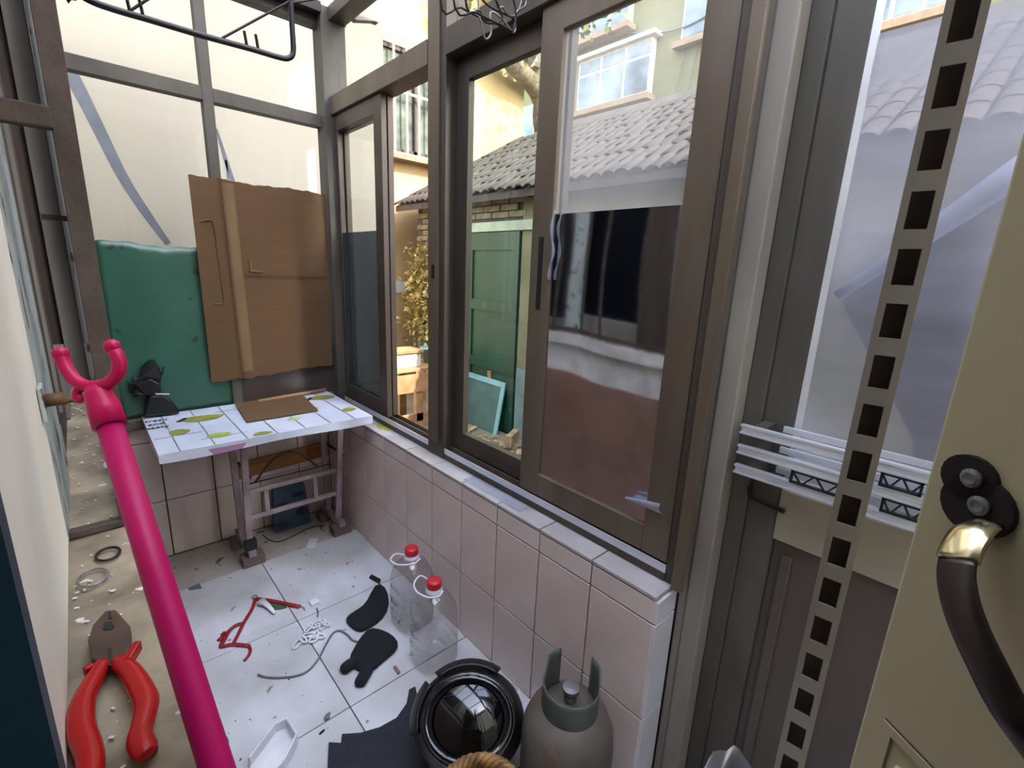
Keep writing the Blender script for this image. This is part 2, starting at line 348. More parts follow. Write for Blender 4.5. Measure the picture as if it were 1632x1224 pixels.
# left (house) wall: low wall with ledge, plaster pier, door opening towards the room
wl = struct('wall_left', MB().box(-.25, -.001, .33, 2.66, 0, 1.0), 'whitewall')
MB().box(-.001, .006, .33, YF, 0, .82).build('dado', 'lowwall', wl)
def ledge(u, v):
    y = .30+v*(2.53-.30); x = -.10+u*(.124)
    e = .0035*math.sin(37*y)+.003*math.sin(91*y+1)
    return (x+(e if u > .9 else 0), y, 1.05+.0012*math.sin(60*y+40*x))
led = MB(); led.grid(ledge, 6, 90)
edg = MB().grid(lambda u, v: (lambda p: (p[0], p[1], .985+(p[2]-.985)*(1-u)))(ledge(1, v)), 2, 90)
edg.grid(lambda u, v: (-.10+u*.124, .30, .985+v*.065), 6, 2); edg.build('ledge_edge', 'whitewall', wl, smooth=True)
led.build('ledge', 'concrete', wl, smooth=True)
MB().box(-.25, -.048, .33, .745, 1.05, 2.55).build('plaster_pier', 'cream', wl, bevel=.008)
MB().box(-.25, -.048, .745, 2.66, 2.30, 2.55).build('plaster_head', 'cream', wl)
MB().box(-.25, -.048, 2.44, 2.66, 1.05, 2.30).build('plaster_pier', 'cream', wl)
MB().box(-.25, -.048, -.8, .33, 2.15, 2.55).build('plaster_head', 'cream', wl)
MB().box(-.25, -.048, -.8, -.62, 0, 2.15).build('plaster_pier', 'cream', wl)
# dark teal door jamb beside the camera
p = on(112, 1224, y=.315); 
tj = MB().box(-.20, p[0]-.012, .30, .335, 0, 2.12).box(-.16, p[0], .285, .303, 0, 2.12).box(-.10, p[0]-.028, .27, .287, 0, 2.12)
struct('trim_1', tj, 'teal')
# ceiling, near wall, the room behind
ce = struct('ceiling', MB().grid(lambda u, v: (-.25+u*1.47, -.92+v*3.66, 2.600+.012*math.sin(u*1.47*82)), 120, 2), 'roofsheet', smooth=True)
for y in (-.84, .05, .92, 1.75, 2.60): MB().box(-.25, 1.16, y-.025, y+.025, 2.545, 2.586).build('rafter', 'ceil', ce)
for x in (-.20, 1.10): MB().box(x-.03, x+.03, -.81, 2.57, 2.550, 2.586).build('purlin', 'ceil', ce)
struct('wall_near', MB().box(-.25, 1.12, -.92, -.80, 0, .95), 'whitewall')
w4 = setting('window_4', (.5, -.86, .95))
for b_ in ((-.25, -.19, .95, 2.55), (.40, .45, 1.0, 2.49), (1.06, 1.12, .95, 2.55), (-.19, 1.06, .95, 1.0), (-.19, 1.06, 2.49, 2.55)):
    MB().box(b_[0], b_[1], -.89, -.83, b_[2], b_[3]).build('frame', 'greyframe', w4)
for b_ in ((-.19, .40), (.45, 1.06)): MB().box(b_[0], b_[1], -.862, -.858, 1.0, 2.49).build('pane', 'glass', w4)
struct('wall_room_back', MB().box(-2.65, -2.55, -1.15, 2.66, 0, 2.66), 'cream')
struct('wall_room_left', MB().box(-2.55, -.25, 2.66, 2.76, 0, 2.66), 'cream')
struct('wall_room_right', MB().box(-2.55, -.25, -1.15, -1.05, 0, 2.66), 'cream')
struct('floor_room', MB().box(-2.55, -.2, -1.05, 2.66, -.12, 0), 'brownwood')
struct('ceiling_room', MB().box(-2.65, -.25, -1.15, 2.76, 2.55, 2.66), 'cream')

# ------------------------------------------------------------------ window in the far wall
w1 = setting('window_1', (.5, 2.54, .66))
def fb(name, m, par, *b, bev=.002): return MB().box(*b).build(name, m, par, bevel=bev)
fb('frame_post', 'greyframe', w1, -.05, .072, 2.505, 2.56, .655, 2.545)
fb('mullion', 'greyframe', w1, .492, .532, 2.508, 2.56, .70, 2.49)
fb('bottom_rail', 'greyframe', w1, .072, .985, 2.508, 2.56, .655, .70)
for a, b in ((.072, .492), (.532, .985)):
    fb('transom', 'greyframe', w1, a, b, 2.508, 2.56, 2.042, 2.096)
    fb('top_rail', 'greyframe', w1, a, b, 2.50, 2.56, 2.47, 2.548)
    for z0, z1 in ((.70, 2.042), (2.096, 2.47)):
        fb('pane', 'glass', w1, a, b, 2.531, 2.535, z0, z1, bev=0)
fb('top_beam', 'darkiron', w1, -.05, .985, 2.44, 2.50, 2.505, 2.549)
# green plastic sheet on the lower left pane, dark film on the lower right one
def gsh(u, v):
    x = .074+u*.415; z = .705+v*(1.447-.705)+(.006*math.sin(9*u)+.003*math.sin(31*u) if v > .95 else 0)-.012*u*v
    return (x, 2.524+.002*math.sin(6*u)*math.sin(5*v), z)
MB().grid(gsh, 24, 24).build('green_sheet', 'greenfilm', w1, smooth=True, solid=.001)
fb('dark_film', 'darkfilm', w1, .533, .984, 2.526, 2.5275, .702, 1.0, bev=0)

# ------------------------------------------------------------------ sliding window above the right parapet
w2 = setting('window_2', (1.06, 1.5, .64))
fb('corner_post', 'greyframe', w2, .985, 1.10, 2.455, 2.56, .641, 2.545)
fb('centre_post', 'bronze', w2, 1.015, 1.10, 1.487, 1.60, .641, 2.545)
fb('centre_post_flange', 'bronze2', w2, 1.008, 1.016, 1.520, 1.585, .70, 2.545)
fb('jamb', 'bronze', w2, 1.02, 1.10, .462, .490, .641, 2.545)
fb('jamb_face', 'bronze2', w2, 1.005, 1.022, .438, .466, .641, 2.545)
for y0, y1 in ((.490, 1.487), (1.60, 2.455)):
    fb('transom', 'bronze2' if y0 > 1 else 'bronze', w2, 1.012, 1.10, y0, y1, 2.092, 2.172)
    fb('top_rail', 'bronze', w2, 1.02, 1.10, y0, y1, 2.49, 2.546)
    fb('upper_pane', 'glass', w2, 1.058, 1.062, y0, y1, 2.172, 2.49, bev=0)
    fb('bottom_track', 'bronze', w2, 1.018, 1.10, y0, y1, .641, .664)
    for x in (1.021, 1.0565, 1.093):
        fb('track_rib', 'alu' if x < 1.03 else 'bronze2', w2, x-.002, x+.002, y0+.001, y1-.001, .664, .686, bev=0)
def sash(x0, x1, y0, y1, s0, s1, gl, lowm='bronze', film=None, fm='mirrorfilm'):
    z0, z1 = .688, 2.091; zb, zt = .762, 2.02
    fb('sash_stile', lowm, w2, x0, x1, y0, y0+s0, z0, z1); fb('sash_stile', lowm, w2, x0, x1, y1-s1, y1, z0, z1)
    fb('sash_rail', lowm, w2, x0, x1, y0+s0, y1-s1, z0, zb); fb('sash_rail', lowm, w2, x0, x1, y0+s0, y1-s1, zt, z1)
    xm = (x0+x1)/2
    fb('sash_pane', gl, w2, xm-.002, xm+.002, y0+s0, y1-s1, zb, zt, bev=0)
    if film:
        def fn(u, v):
            y = y0+s0+u*(y1-s1-y0-s0); z = zb+v*(film-zb)
            return (xm-.0045-.0012*math.sin(4*u+2*v)*math.sin(6*v)-.0003*math.sin(13*u), y, z)
        MB().grid(fn, 30, 40).build('reflective_film' if fm == 'mirrorfilm' else 'tinted_film', fm, w2, smooth=True)
sash(1.026, 1.052, .492, 1.046, .078, .080, 'glass_hazy', 'bronze2', 1.562)
sash(1.062, 1.088, .965, 1.486, .075, .066, 'glass_green', 'bronze')
sash(1.026, 1.052, 1.975, 2.452, .070, .030, 'glass', 'bronze', 1.55, 'bluefilm')
sash(1.062, 1.088, 1.985, 2.454, .070, .030, 'glass', 'bronze')
fb('pull_groove', 'dark', w2, 1.0235, 1.027, .995, 1.012, 1.29, 1.50, bev=0)
fb('latch', 'black', w2, 1.004, 1.009, 1.545, 1.560, 1.36, 1.41, bev=0)
fb('dark_gap_strip', 'dark', w2, 1.022, 1.03, .486, .4935, .69, 2.09, bev=0)  # dark strip painted in as the gap between sash and jamb
# curling corner of the film and its torn edge at the meeting stile
c = on(1035, 806, x=1.02)
MB().grid(lambda u, v: (1.024-.02*math.sin(v*2.2), c[1]-.035+u*.10, c[2]-.01+.035*v*(1-u*.6)), 8, 6).build('film_curl', 'film_fold', w2, smooth=True, solid=.0006)
MB().grid(lambda u, v: (1.022-.006*math.sin(3*u), .955+.012*u*math.sin(9*v+1), 1.38+.19*v), 5, 14).build('film_strip', 'film_fold', w2, smooth=True, solid=.0006)

# white post between window and outer door
struct('trim_2', MB().box(1.04, 1.13, .392, .437, 0, 2.544).box(1.046, 1.13, .437, .4612, 0, 2.544), 'post', bevel=.004)
# ------------------------------------------------------------------ outer door
d1 = setting('door_1', (1.12, .05, 0))
fb('frame_post', 'greyframe', d1, 1.09, 1.16, .352, .391, 0, 2.545)
fb('frame_post', 'greyframe', d1, 1.09, 1.16, -.44, -.40, 0, 2.545)
fb('stile', 'greyframe', d1, 1.10, 1.145, .288, .352, .02, 2.5)
fb('stile', 'greyframe', d1, 1.10, 1.145, -.40, -.336, .02, 2.5)
fb('top_rail', 'greyframe', d1, 1.10, 1.145, -.336, .288, 2.40, 2.5)
fb('lock_rail', 'doorrail', d1, 1.095, 1.145, -.336, .288, .835, .955)
fb('bottom_rail', 'doorbrown', d1, 1.10, 1.145, -.336, .288, .02, .12)
fb('lower_panel', 'doorbrown', d1, 1.115, 1.135, -.336, .288, .12, .835)
for y in (.255, .15, -.02, -.14): fb('panel_moulding', 'doorbrown', d1, 1.104, 1.116, y-.012, y+.012, .16, .80, bev=.004)
fb('glazing_bead', 'alu', d1, 1.10, 1.108, .276, .288, .955, 2.40, bev=0)
fb('pane', 'glass', d1, 1.120, 1.124, -.336, .288, .955, 2.40, bev=0)
struct('threshold', MB().box(1.06, 1.3, -.44, .391, -.12, .018), 'core')
struct('wall_right_near', MB().box(1.06, 1.2, -.92, -.44, 0, 2.55), 'cream')
struct('wall_right_head', MB().box(1.06, 1.2, -.44, .44, 2.546, 2.66), 'ceil')
def film(u, v):
    y = .285-u*.61; z = .960+v*(1.838-.960)
    return (1.1105+.0025*math.sin(14*v+3*math.sin(4*u))*math.sin(6*u+1)+.0015*math.sin(31*v+8*u), y, z)
fo = tag(MB().grid(film, 40, 60).build('plastic_film', 'film_door', smooth=True), 'hazy wrinkled plastic film stretched over the glass of the outer door', 'plastic film')
# folded corner of the film
a, b = np.array(on(1334, 472, x=1.085)), np.array(on(1640, 262, x=1.085))
tag(MB().tube([a+(b-a)*t for t in np.linspace(0, 1, 8)], [.010, .011, .013, .015, .017, .019, .021, .022], 12, flat=1).build('film_roll', 'film_fold', smooth=True), 'loose rolled edge of plastic film slanting behind the slotted upright', 'plastic film')
P = [on(px, py, x=1.165) for px, py in ((1340, 480), (1632, 275), (1720, 215), (1720, 900), (1440, 880), (1455, 700))]
tag(MB().prism(P, (.006, 0, 0)).build('hanging_cloth', 'purplecloth', bevel=.001), 'dark purple grey cloth hanging outside behind the glass of the outer door', 'cloth')
# rails across the outer door
rl = thing('sliding_rails', 'three silver aluminium sliding rails fixed across the outer door', 'rails', (1.07, .1, .98))
for z in (1.087, 1.041, .995):
    m = MB().box(1.04, 1.044, -.33, .372, z-.010, z+.010).box(1.03, 1.04, -.33, .372, z+.006, z+.010).box(1.03, 1.04, -.33, .372, z-.010, z-.006)
    m.build('rail', 'alu', rl)
    MB().box(1.072, 1.080, -.30, .300, z+.004, z+.017).build('rail_reflection', 'alu', rl)  # thin bars added as the rails' reflection in the door glass
for y in (.335, -.29):
    MB().box(1.044, 1.099, y-.012, y+.012, .98, 1.10).build('bracket', 'greyframe', rl)
for (y0, y1, z0, z1) in ((.175, .26, 1.004, 1.031), (.05, .11, 1.004, 1.031), (.06, .12, 1.051, 1.077)):
    cg = MB().box(1.028, 1.036, y0, y1, z1-.004, z1).box(1.028, 1.036, y0, y1, z0, z0+.004).box(1.028, 1.036, y0, y0+.004, z0, z1).box(1.028, 1.036, y1-.004, y1, z0, z1)
    n = 4
    for i in range(n):
        ya, yb = y0+(y1-y0)*i/n, y0+(y1-y0)*(i+1)/n
        cg.bar((1.032, ya, z0 if i % 2 else z1), (1.032, yb, z1 if i % 2 else z0), .004, .003)
    cg.build('ball_cage', 'black', rl)
tag(MB().tube(spline([on(px, py, x=1.088) for px, py in ((1195, 775), (1197, 790), (1215, 800), (1250, 815))], 5), .006, 6).build('door_catch', 'darkiron'), 'small dark curved catch on the rail of the outer door', 'catch')

# ------------------------------------------------------------------ left window, grille and ledge clutter
w3 = setting('window_3', (-.1, 1.6, 1.05))
fb('casement_stile', 'peel', w3, -.10, -.048, .747, .985, 1.052, 2.298)
fb('frame_stile', 'brownwood', w3, -.10, -.052, 1.06, 1.34, 1.052, 2.298)
fb('frame_bead', 'peel2', w3, -.052, -.048, 1.135, 1.165, 1.12, 2.298, bev=0)
fb('bottom_rail', 'peel2', w3, -.10, -.050, .987, 1.058, 1.052, 1.12); fb('bottom_rail', 'peel2', w3, -.10, -.046, 1.342, 1.728, 1.052, 1.16)
fb('jamb', 'peel2', w3, -.046, -.006, 1.73, 1.80, 1.052, 2.298)
fb('recess_shade_back', 'brownwood', w3, -.10, -.0465, 1.745, 1.80, 1.121, 2.298)  # dark board put in so the recess beside the jamb looks shaded
fb('jamb_edge', 'peel', w3, -.004, .004, 1.70, 1.80, 1.052, 2.298)
fb('bottom_rail', 'peel2', w3, -.10, -.050, 1.80, 2.44, 1.052, 1.12)
for y0, y1 in ((.985, 1.06), (1.34, 1.73), (1.80, 2.44)): fb('pane', 'glass_dark', w3, -.088, -.084, y0, y1, 1.12, 2.298, bev=0)
gr = thing('window_grille', 'rusty iron grille standing on the ledge in front of the left window', 'grille', (.012, 1.5, 1.05))
for i, y in enumerate((.76, .95, 1.13, 1.31, 1.49, 1.67, 1.85, 2.03, 2.21, 2.39)):
    MB().box(.002 if i == 0 else .008, .0225 if i == 0 else .018, y-.010, y+.010, 1.052, 2.40).build('bar', 'rust', gr, bevel=.001)
for z in (1.07, 2.2): MB().box(.009, .017, .771, 2.38, z-.012, z+.012).build('cross_bar', 'rust', gr)
p0, p1 = on(0, 183, y=.745), on(92, 190, y=.745)
MB().box(-.048, .004, .735, .752, p1[2]-.012, p1[2]+.010).build('wall_tie', 'rust', gr, bevel=.002)
MB().box(-.047, .024, .748, .762, 1.052, 1.062).build('foot_rail', 'rust', gr, bevel=.002)
MB().lathe((.012, .75, 1.066), [(.003, 0), (.006, .002), (.006, .005), (.003, .006)], 12).build('foot_bolt', 'rust', gr)
q = on(108, 349, y=.78); MB().box(q[0]-.022, .003, .772, .778, q[2]-.003, q[2]+.003).build('pin', 'darkiron', gr)
# door bolt at the pier edge
a, b = on(58, 640, y=.725), on(118, 636, y=.725)
bo = thing('latch_bolt', 'rusty latch bolt sticking out from the edge of the cream pier', 'bolt', (-.045, .725, a[2]))
MB().tube([(-.044, .725, a[2]), (b[0], .725, b[2])], .0042, 10).build('rod', 'rustlight', bo, smooth=True)
MB().tube([(-.044, .725, a[2]), (-.026, .725, a[2]+.0005)], .0075, 10).build('sleeve', 'rustlight', bo, smooth=True)
MB().box(-.0475, -.043, .71, .742, a[2]-.022, a[2]+.018).build('plate', 'peel', bo, bevel=.002)
# rings
for k, (px, py, rx, ry, lab) in enumerate(((172, 882, .011, .0095, 'dark rusty iron ring on the ledge, farther of the two rings'), (148, 919, .0125, .011, 'thin grey wire ring on the ledge, nearer of the two rings'))):
    c = on(px, py, z=1.055)
    tag(MB().tube(arc((c[0], c[1], 1.0545), rx, ry*1.6, (1, 0, 0), (0, 1, 0)), .0016 if k == 0 else .0012, 8, closed=True).build('ring', 'darkiron' if k == 0 else 'wire', smooth=True), lab, 'ring', 'rings on the ledge')
c = on(134, 572, z=1.05); c = (c[0]-.028, c[1], c[2])
sx = thing('soap_box', 'small white and black plastic case on the far end of the ledge', 'case', (c[0], c[1], 1.0515))
MB().box(c[0]-.03, c[0]+.03, c[1]-.10, c[1]+.06, 1.0515, 1.085).build('tray', 'black', sx, bevel=.008)
MB().box(c[0]-.034, c[0]+.034, c[1]-.05, c[1]+.08, 1.085, 1.10).build('lid', 'white', sx, bevel=.006)
gritl = MB(); random.seed(3)
for i in range(110):
    y = .36+random.random()**1.5*1.5; x = random.uniform(-.045, -.004); r = random.uniform(.0005, .0013)*(1+y)
    a = random.random()*6
    gritl.obox((x, y, 1.051+r*.3), (r*math.cos(a), r*math.sin(a), 0), (-r*.6*math.sin(a), r*.6*math.cos(a), 0), (0, 0, r*.4))
o = tag(gritl.build('ledge_grit', 'whitewall'), 'paint flakes and grit scattered along the worn ledge', 'grit'); o['kind'] = 'stuff'

# pliers on the ledge
pl = thing('pliers', 'combination pliers with red grips lying open on the concrete ledge', 'pliers', on(180, 1060, z=1.052))
ZP = 1.066
jaw = [on(px, py, z=ZP) for px, py in ((168, 973), (184, 971), (207, 996), (208, 1022), (203, 1045), (188, 1058), (166, 1058), (145, 1048), (140, 1020), (148, 995))]
MB().prism([(x, y, 1.0535) for x, y, z in jaw], (0, 0, .0125)).build('jaw', 'steel', pl, bevel=.0012)
MB().prism([(x, y, ZP+.0003) for x, y, z in [on(px, py, z=ZP) for px, py in ((166, 993), (178, 991), (183, 1000), (176, 1005), (164, 1004))]], (0, 0, .0004)).build('pipe_grip', 'dark', pl)
MB().prism([(x, y, ZP+.0003) for x, y, z in [on(px, py, z=ZP) for px, py in ((173, 976), (176, 976), (178, 987), (173, 987))]], (0, 0, .0004)).build('jaw_gap', 'dark', pl)
MB().prism([(x, y, ZP+.0003) for x, y, z in [on(px, py, z=ZP) for px, py in ((172, 1033), (178, 1033), (178, 1062), (173, 1062))]], (0, 0, .0006)).build('joint_gap', 'dark', pl)
def grip(pts, rad):
    P = [np.array(on(px, py, z=1.066)) for px, py in pts]; P = [np.array((x, y, 1.064)) for x, y, z in P]
    P = spline(P, 5); n = len(P); R = [np.interp(i/(n-1), np.linspace(0, 1, len(rad)), rad) for i in range(n)]
    MB().tube(P, R, 12, flat=.85).build('grip', 'red', pl, smooth=True)
grip([(188, 1050), (208, 1068), (226, 1098), (233, 1120), (227, 1150), (222, 1172), (229, 1190), (236, 1200)], [.0065, .0075, .0082, .0085, .0078, .0075, .0082, .0080, .006])
grip([(163, 1054), (150, 1078), (134, 1108), (128, 1135), (130, 1162), (140, 1190), (144, 1215), (140, 1250)], [.0060, .0070, .0078, .0085, .0085, .008, .0078, .0078])
q = [np.array(on(px, py, z=ZP)) for px, py in ((203, 1056), (221, 1028))]
MB().bar((q[0][0], q[0][1], 1.0655), (q[1][0], q[1][1], 1.0665), .006, .010).build('guard', 'red', pl, bevel=.0015)
q = [np.array(on(px, py, z=ZP)) for px, py in ((150, 1060), (134, 1070))]
MB().bar((q[0][0], q[0][1], 1.064), (q[1][0], q[1][1], 1.064), .006, .010).build('guard', 'red', pl, bevel=.0015)

# magenta clothes fork
KF = .38; A = np.array(at(168, 655, KF)); B = np.array(at(346, 1224, .318)); D = (B-A)/np.linalg.norm(B-A)
E_ = A+D*(A[2]-.012)/(-D[2])
fk = thing('clothes_fork', 'long magenta clothes pole with a U shaped fork leaning past the ledge', 'clothes pole', tuple(E_))
MB().tube([A+D*.012, (A+B)/2, B, E_], [.0089, .0096, .0100, .0104], 16).build('pole', 'pinkdark', fk, smooth=True)
MB().lathe(tuple(E_-D*.0), [(.0108, -.012), (.0115, 0), (.0115, .03)], 16, axis=tuple(-D)).build('end_cap', 'pink', fk, smooth=True)
MB().tube([np.array(at(152, 614, KF)), np.array(at(156, 625, KF)), np.array(at(166, 650, KF)), A+D*.014], [.0062, .0092, .0112, .0113], 20).build('socket', 'pink', fk, smooth=True)
U = [at(px, py, KF) for px, py in ((97, 563), (101, 577), (109, 592), (121, 607), (136, 615), (154, 616), (170, 612), (183, 602), (190, 588), (189, 572), (183, 560))]
MB().tube(spline(U, 4), .0050, 12).build('fork', 'pink', fk, smooth=True)
for px, py in ((95, 565), (177, 553)): 
    c = at(px+2, py, KF); MB().lathe(c, [(.002, -.006), (.0050, -.004), (.0058, 0), (.0050, .004), (.002, .006)], 12).build('fork_tip', 'pink', fk, smooth=True)
H = [at(px, py, KF) for px, py in ((128, 617), (122, 628), (126, 637), (133, 632))]
MB().tube(spline(H, 4), .0034, 8).build('hook', 'pink', fk, smooth=True)

# ================================================================== FURNITURE
TZ = .712
tb = thing('folding_table', 'small folding table with pinkish grey metal legs in the far corner', 'table', (.54, 2.25, 0))
MB().box(.142, .932, 1.975, 2.495, TZ-.016, TZ).build('tabletop', 'tablewood', tb, bevel=.003)
for x in (.445, .872):
    for k, (yt0, yb0) in enumerate(((2.165, 2.255), (2.42, 2.39))):
        MB().bar((x, yt0, TZ-.017), (x, yb0, .075), .028, .022, up=(0, 1, 0)).build('leg', 'legpaint', tb, bevel=.003)
    MB().box(x-.016, x+.016, 2.20, 2.47, .050, .078).build('foot_rail', 'legpaint', tb, bevel=.003)
    MB().box(x-.013, x+.013, 2.0, 2.44, TZ-.045, TZ-.0165).build('bearer', 'legpaint', tb, bevel=.002)
    MB().tube([(x+.018, 2.19, .45), (x+.018, 2.40, .45)], .006, 8).build('pivot_rod', 'rust', tb)
def tbar(z, y, x0=.458, x1=.860, w=.016, h=.022): MB().box(x0, x1, y-w/2, y+w/2, z-h/2, z+h/2).build('cross_bar', 'legpaint', tb, bevel=.002)
tbar(.370, 2.225); tbar(.235, 2.238)
for x in (.53, .755): MB().box(x-.010, x+.010, 2.224, 2.240, .246, .359).build('slat', 'legpaint', tb, bevel=.002)
MB().tube([(x, 2.28, .385+.115*math.sin(math.pi*(x-.50)/.29)) for x in np.linspace(.50, .79, 18)], .005, 6).build('arc_brace', 'rust', tb, smooth=True)
MB().tube([(.46, 2.28, .385), (.86, 2.28, .385)], .004, 6).build('stay_rod', 'rust', tb)
for k, (x, y) in enumerate(((.447, 2.24), (.445, 2.43), (.872, 2.24), (.872, 2.43))):
    tag(MB().box(x-.045, x+.05, y-.035, y+.035, 0, .049).build('wood_block', 'block', bevel=.004),
        ('wooden block under the left front table foot', 'wooden block under the left rear table foot', 'wooden block under the right front table foot', 'wooden block under the right rear table foot')[k], 'block', 'blocks under the table feet')
tag(MB().box(.418, .470, 2.215, 2.245, .0795, .13).build('dark_clamp', 'black', bevel=.003), 'small dark clamp at the bottom of the left front table leg', 'clamp')
# oilcloth
cl = thing('oilcloth', 'glossy white oilcloth with lime and olive prints covering the folding table', 'tablecloth', (.54, 2.23, TZ))
def oil(u, v):
    x = .135+u*.808; y = 1.965+v*.54
    return (x, y, TZ+.0025+.0012*math.sin(23*x)*math.sin(19*y))
oc = MB().grid(oil, 30, 20)
oc.grid(lambda u, v: (.135+u*.808, 1.965-.003, TZ+.0035-v*(.034+.004*math.sin(9*u))), 30, 3)
oc.grid(lambda u, v: (.135-.002, 1.965+u*.54, TZ+.0035-v*.022), 12, 2)
oc.build('sheet', 'cloth', cl, smooth=True)
def tp(px, py, dz=.0048): x, y, z = on(px, py, z=TZ+.003); return (x, y, TZ+dz)
def blot(px, py, rx, ry, m, name='fruit_print', ph=0):
    c = tp(px, py); P = [(c[0]+rx*(1+.14*math.sin(3*a+ph)+.06*math.sin(7*a))*math.cos(a), c[1]+ry*(1+.12*math.cos(2*a+ph))*math.sin(a), c[2]) for a in np.linspace(0, 2*math.pi, 22, endpoint=False)]
    MB().prism(P, (0, 0, .0004)).build(name, m, cl)
blot(322, 667, .075, .045, 'olive', ph=1); blot(285, 689, .036, .032, 'olive', ph=2); blot(349, 694, .040, .032, 'lime', ph=.5)
blot(418, 691, .036, .018, 'olive', ph=2.5); blot(514, 634, .060, .038, 'olive', ph=3); blot(556, 653, .034, .028, 'olive', ph=4); blot(497, 652, .03, .022, 'olive', ph=.2); blot(468, 668, .03, .016, 'lime', ph=1.4)
for (a, b) in (((284, 673), (297, 667)), ((487, 641), (496, 634))):
    MB().bar(tp(*a, .0052), tp(*b, .0052), .018, .0006).build('leaf_print', 'ink', cl)
for x in (.20, .31, .42, .53, .64, .75, .86): MB().box(x-.0015, x+.0015, 1.966, 2.50, TZ+.0044, TZ+.0050).build('line_print', 'lineprint', cl)
for (x, yy) in ((.22, 2.15), (.36, 2.05), (.47, 2.40)): MB().box(x-.08, x+.08, yy-.001, yy+.001, TZ+.0044, TZ+.0050).build('line_print', 'lineprint', cl)
for k, (s, px, py) in enumerate((('fresh', 231, 675), ('and', 236, 680), ('tasty', 234, 686))):
    o = tp(px, py, .0056); text_mb(s, .040, o, (.98, .0, 0), (0, 1, 0)).build('lettering', 'ink', cl)
cs = MB().prism([tp(*q, .0064) for q in ((375, 646), (480, 629), (507, 656), (393, 675))], (0, 0, .006))
tag(cs.build('cardboard_square', 'cardboard', bevel=.001), 'brown square of cardboard lying flat on the oilcloth', 'cardboard')
a, b = tp(412, 643), tp(527, 624)
tag(MB().tube([(a[0], min(a[1], 2.492), TZ+.014), (.93, 2.494, TZ+.014)], .009, 8).build('wood_stick', 'oldwood', smooth=True), 'thin wooden stick along the back edge of the folding table', 'stick')
q = [on(px, py, y=1.972) for px, py in ((330, 713), (392, 702), (386, 712), (340, 722))]
tag(MB().prism([(x, 1.961, z-.004) for x, y, z in q], (0, .008, 0)).build('lilac_rag', 'pinkcloth', bevel=.002), 'lilac rag hanging under the front edge of the folding table', 'rag')
# things under the table
tag(MB().bar((.48, 2.515, .36), (.93, 2.515, .38), .016, .085).build('orange_board', 'wood', bevel=.002), 'orange brown board leaning on the far wall behind the table legs', 'board')
bb = thing('blue_crate', 'slate blue plastic crate with oval holes under the folding table', 'crate', (.69, 2.44, 0))
MB().prism([(.60, 2.425, .004), (.79, 2.425, .004), (.775, 2.455, .235), (.615, 2.455, .255)], (0, .035, 0)).build('shell', 'blue', bb, bevel=.006)
for (x, z, rx, rz) in ((.64, .04, .035, .022), (.745, .085, .034, .022), (.645, .15, .03, .014), (.735, .185, .03, .014)):
    t = (z-.004)/.24; MB().prism(arc((x, 2.4235+.03*t, z), rx, rz, (1, 0, 0), (0, .13, .99), n=16), (0, .003, 0)).build('hole', 'ink', bb)

# big cardboard over the far window
BX0, BX1, BZ0, BZ1 = .408, .980, .862, 1.735
def card(u, v):
    x = BX0+u*(BX1-BX0); z = BZ0+v*(BZ1-BZ0)
    z += (.004*math.sin(11*u)+.003*math.sin(37*u+1)+.002*math.sin(83*u))*(1 if v in (0, 1) else 0)*.7
    z += (-.03*(1-u) if v == 0 else 0)
    ridge = .016*math.exp(-((x-(.548+.012*(1-v)))/.026)**4)
    return (x, 2.499-ridge-.004*math.sin(5*u+3*v), z)
bc = thing('cardboard_sheet', 'large brown flattened cardboard box covering the lower far window', 'cardboard', (.69, 2.49, .84))
MB().grid(card, 60, 20).build('sheet', 'cardboard', bc, solid=.005)
MB().grid(lambda u, v: (lambda p: (p[0], p[1]-.0045, p[2]))(card(.205+u*.085+.02*(1-v), .015+v*.97)), 10, 14).build('fold_strip', 'cardlight', bc, solid=.002)
P = [(.432+.0, 1.55), (.470, 1.56), (.482, 1.53), (.484, 1.42), (.488, 1.30), (.490, 1.21), (.480, 1.195), (.445, 1.20)]
MB().tube(spline([(x, 2.4935, z) for x, z in P], 4), .0035, 6).build('cut_flap_edge', 'tablewood', bc)
MB().prism([(.486, 2.4925, 1.21), (.493, 2.4925, 1.21), (.490, 2.4925, 1.38), (.483, 2.4925, 1.42)], (0, .002, 0)).build('slit', 'dark', bc)
a = on(399, 430, y=2.49)
MB().prism([(a[0], 2.490, a[2]-.008), (a[0]+.055, 2.490, a[2]-.010), (a[0]+.052, 2.490, a[2]-.002), (a[0]+.006, 2.490, a[2]+.004), (a[0]+.006, 2.490, a[2]+.045), (a[0], 2.490, a[2]+.04)], (0, .003, 0)).build('tear', 'cardlight', bc)
MB().box(BX0+.15, BX1-.02, 2.4895, 2.4925, 1.328, 1.332).build('crease', 'tablewood', bc)
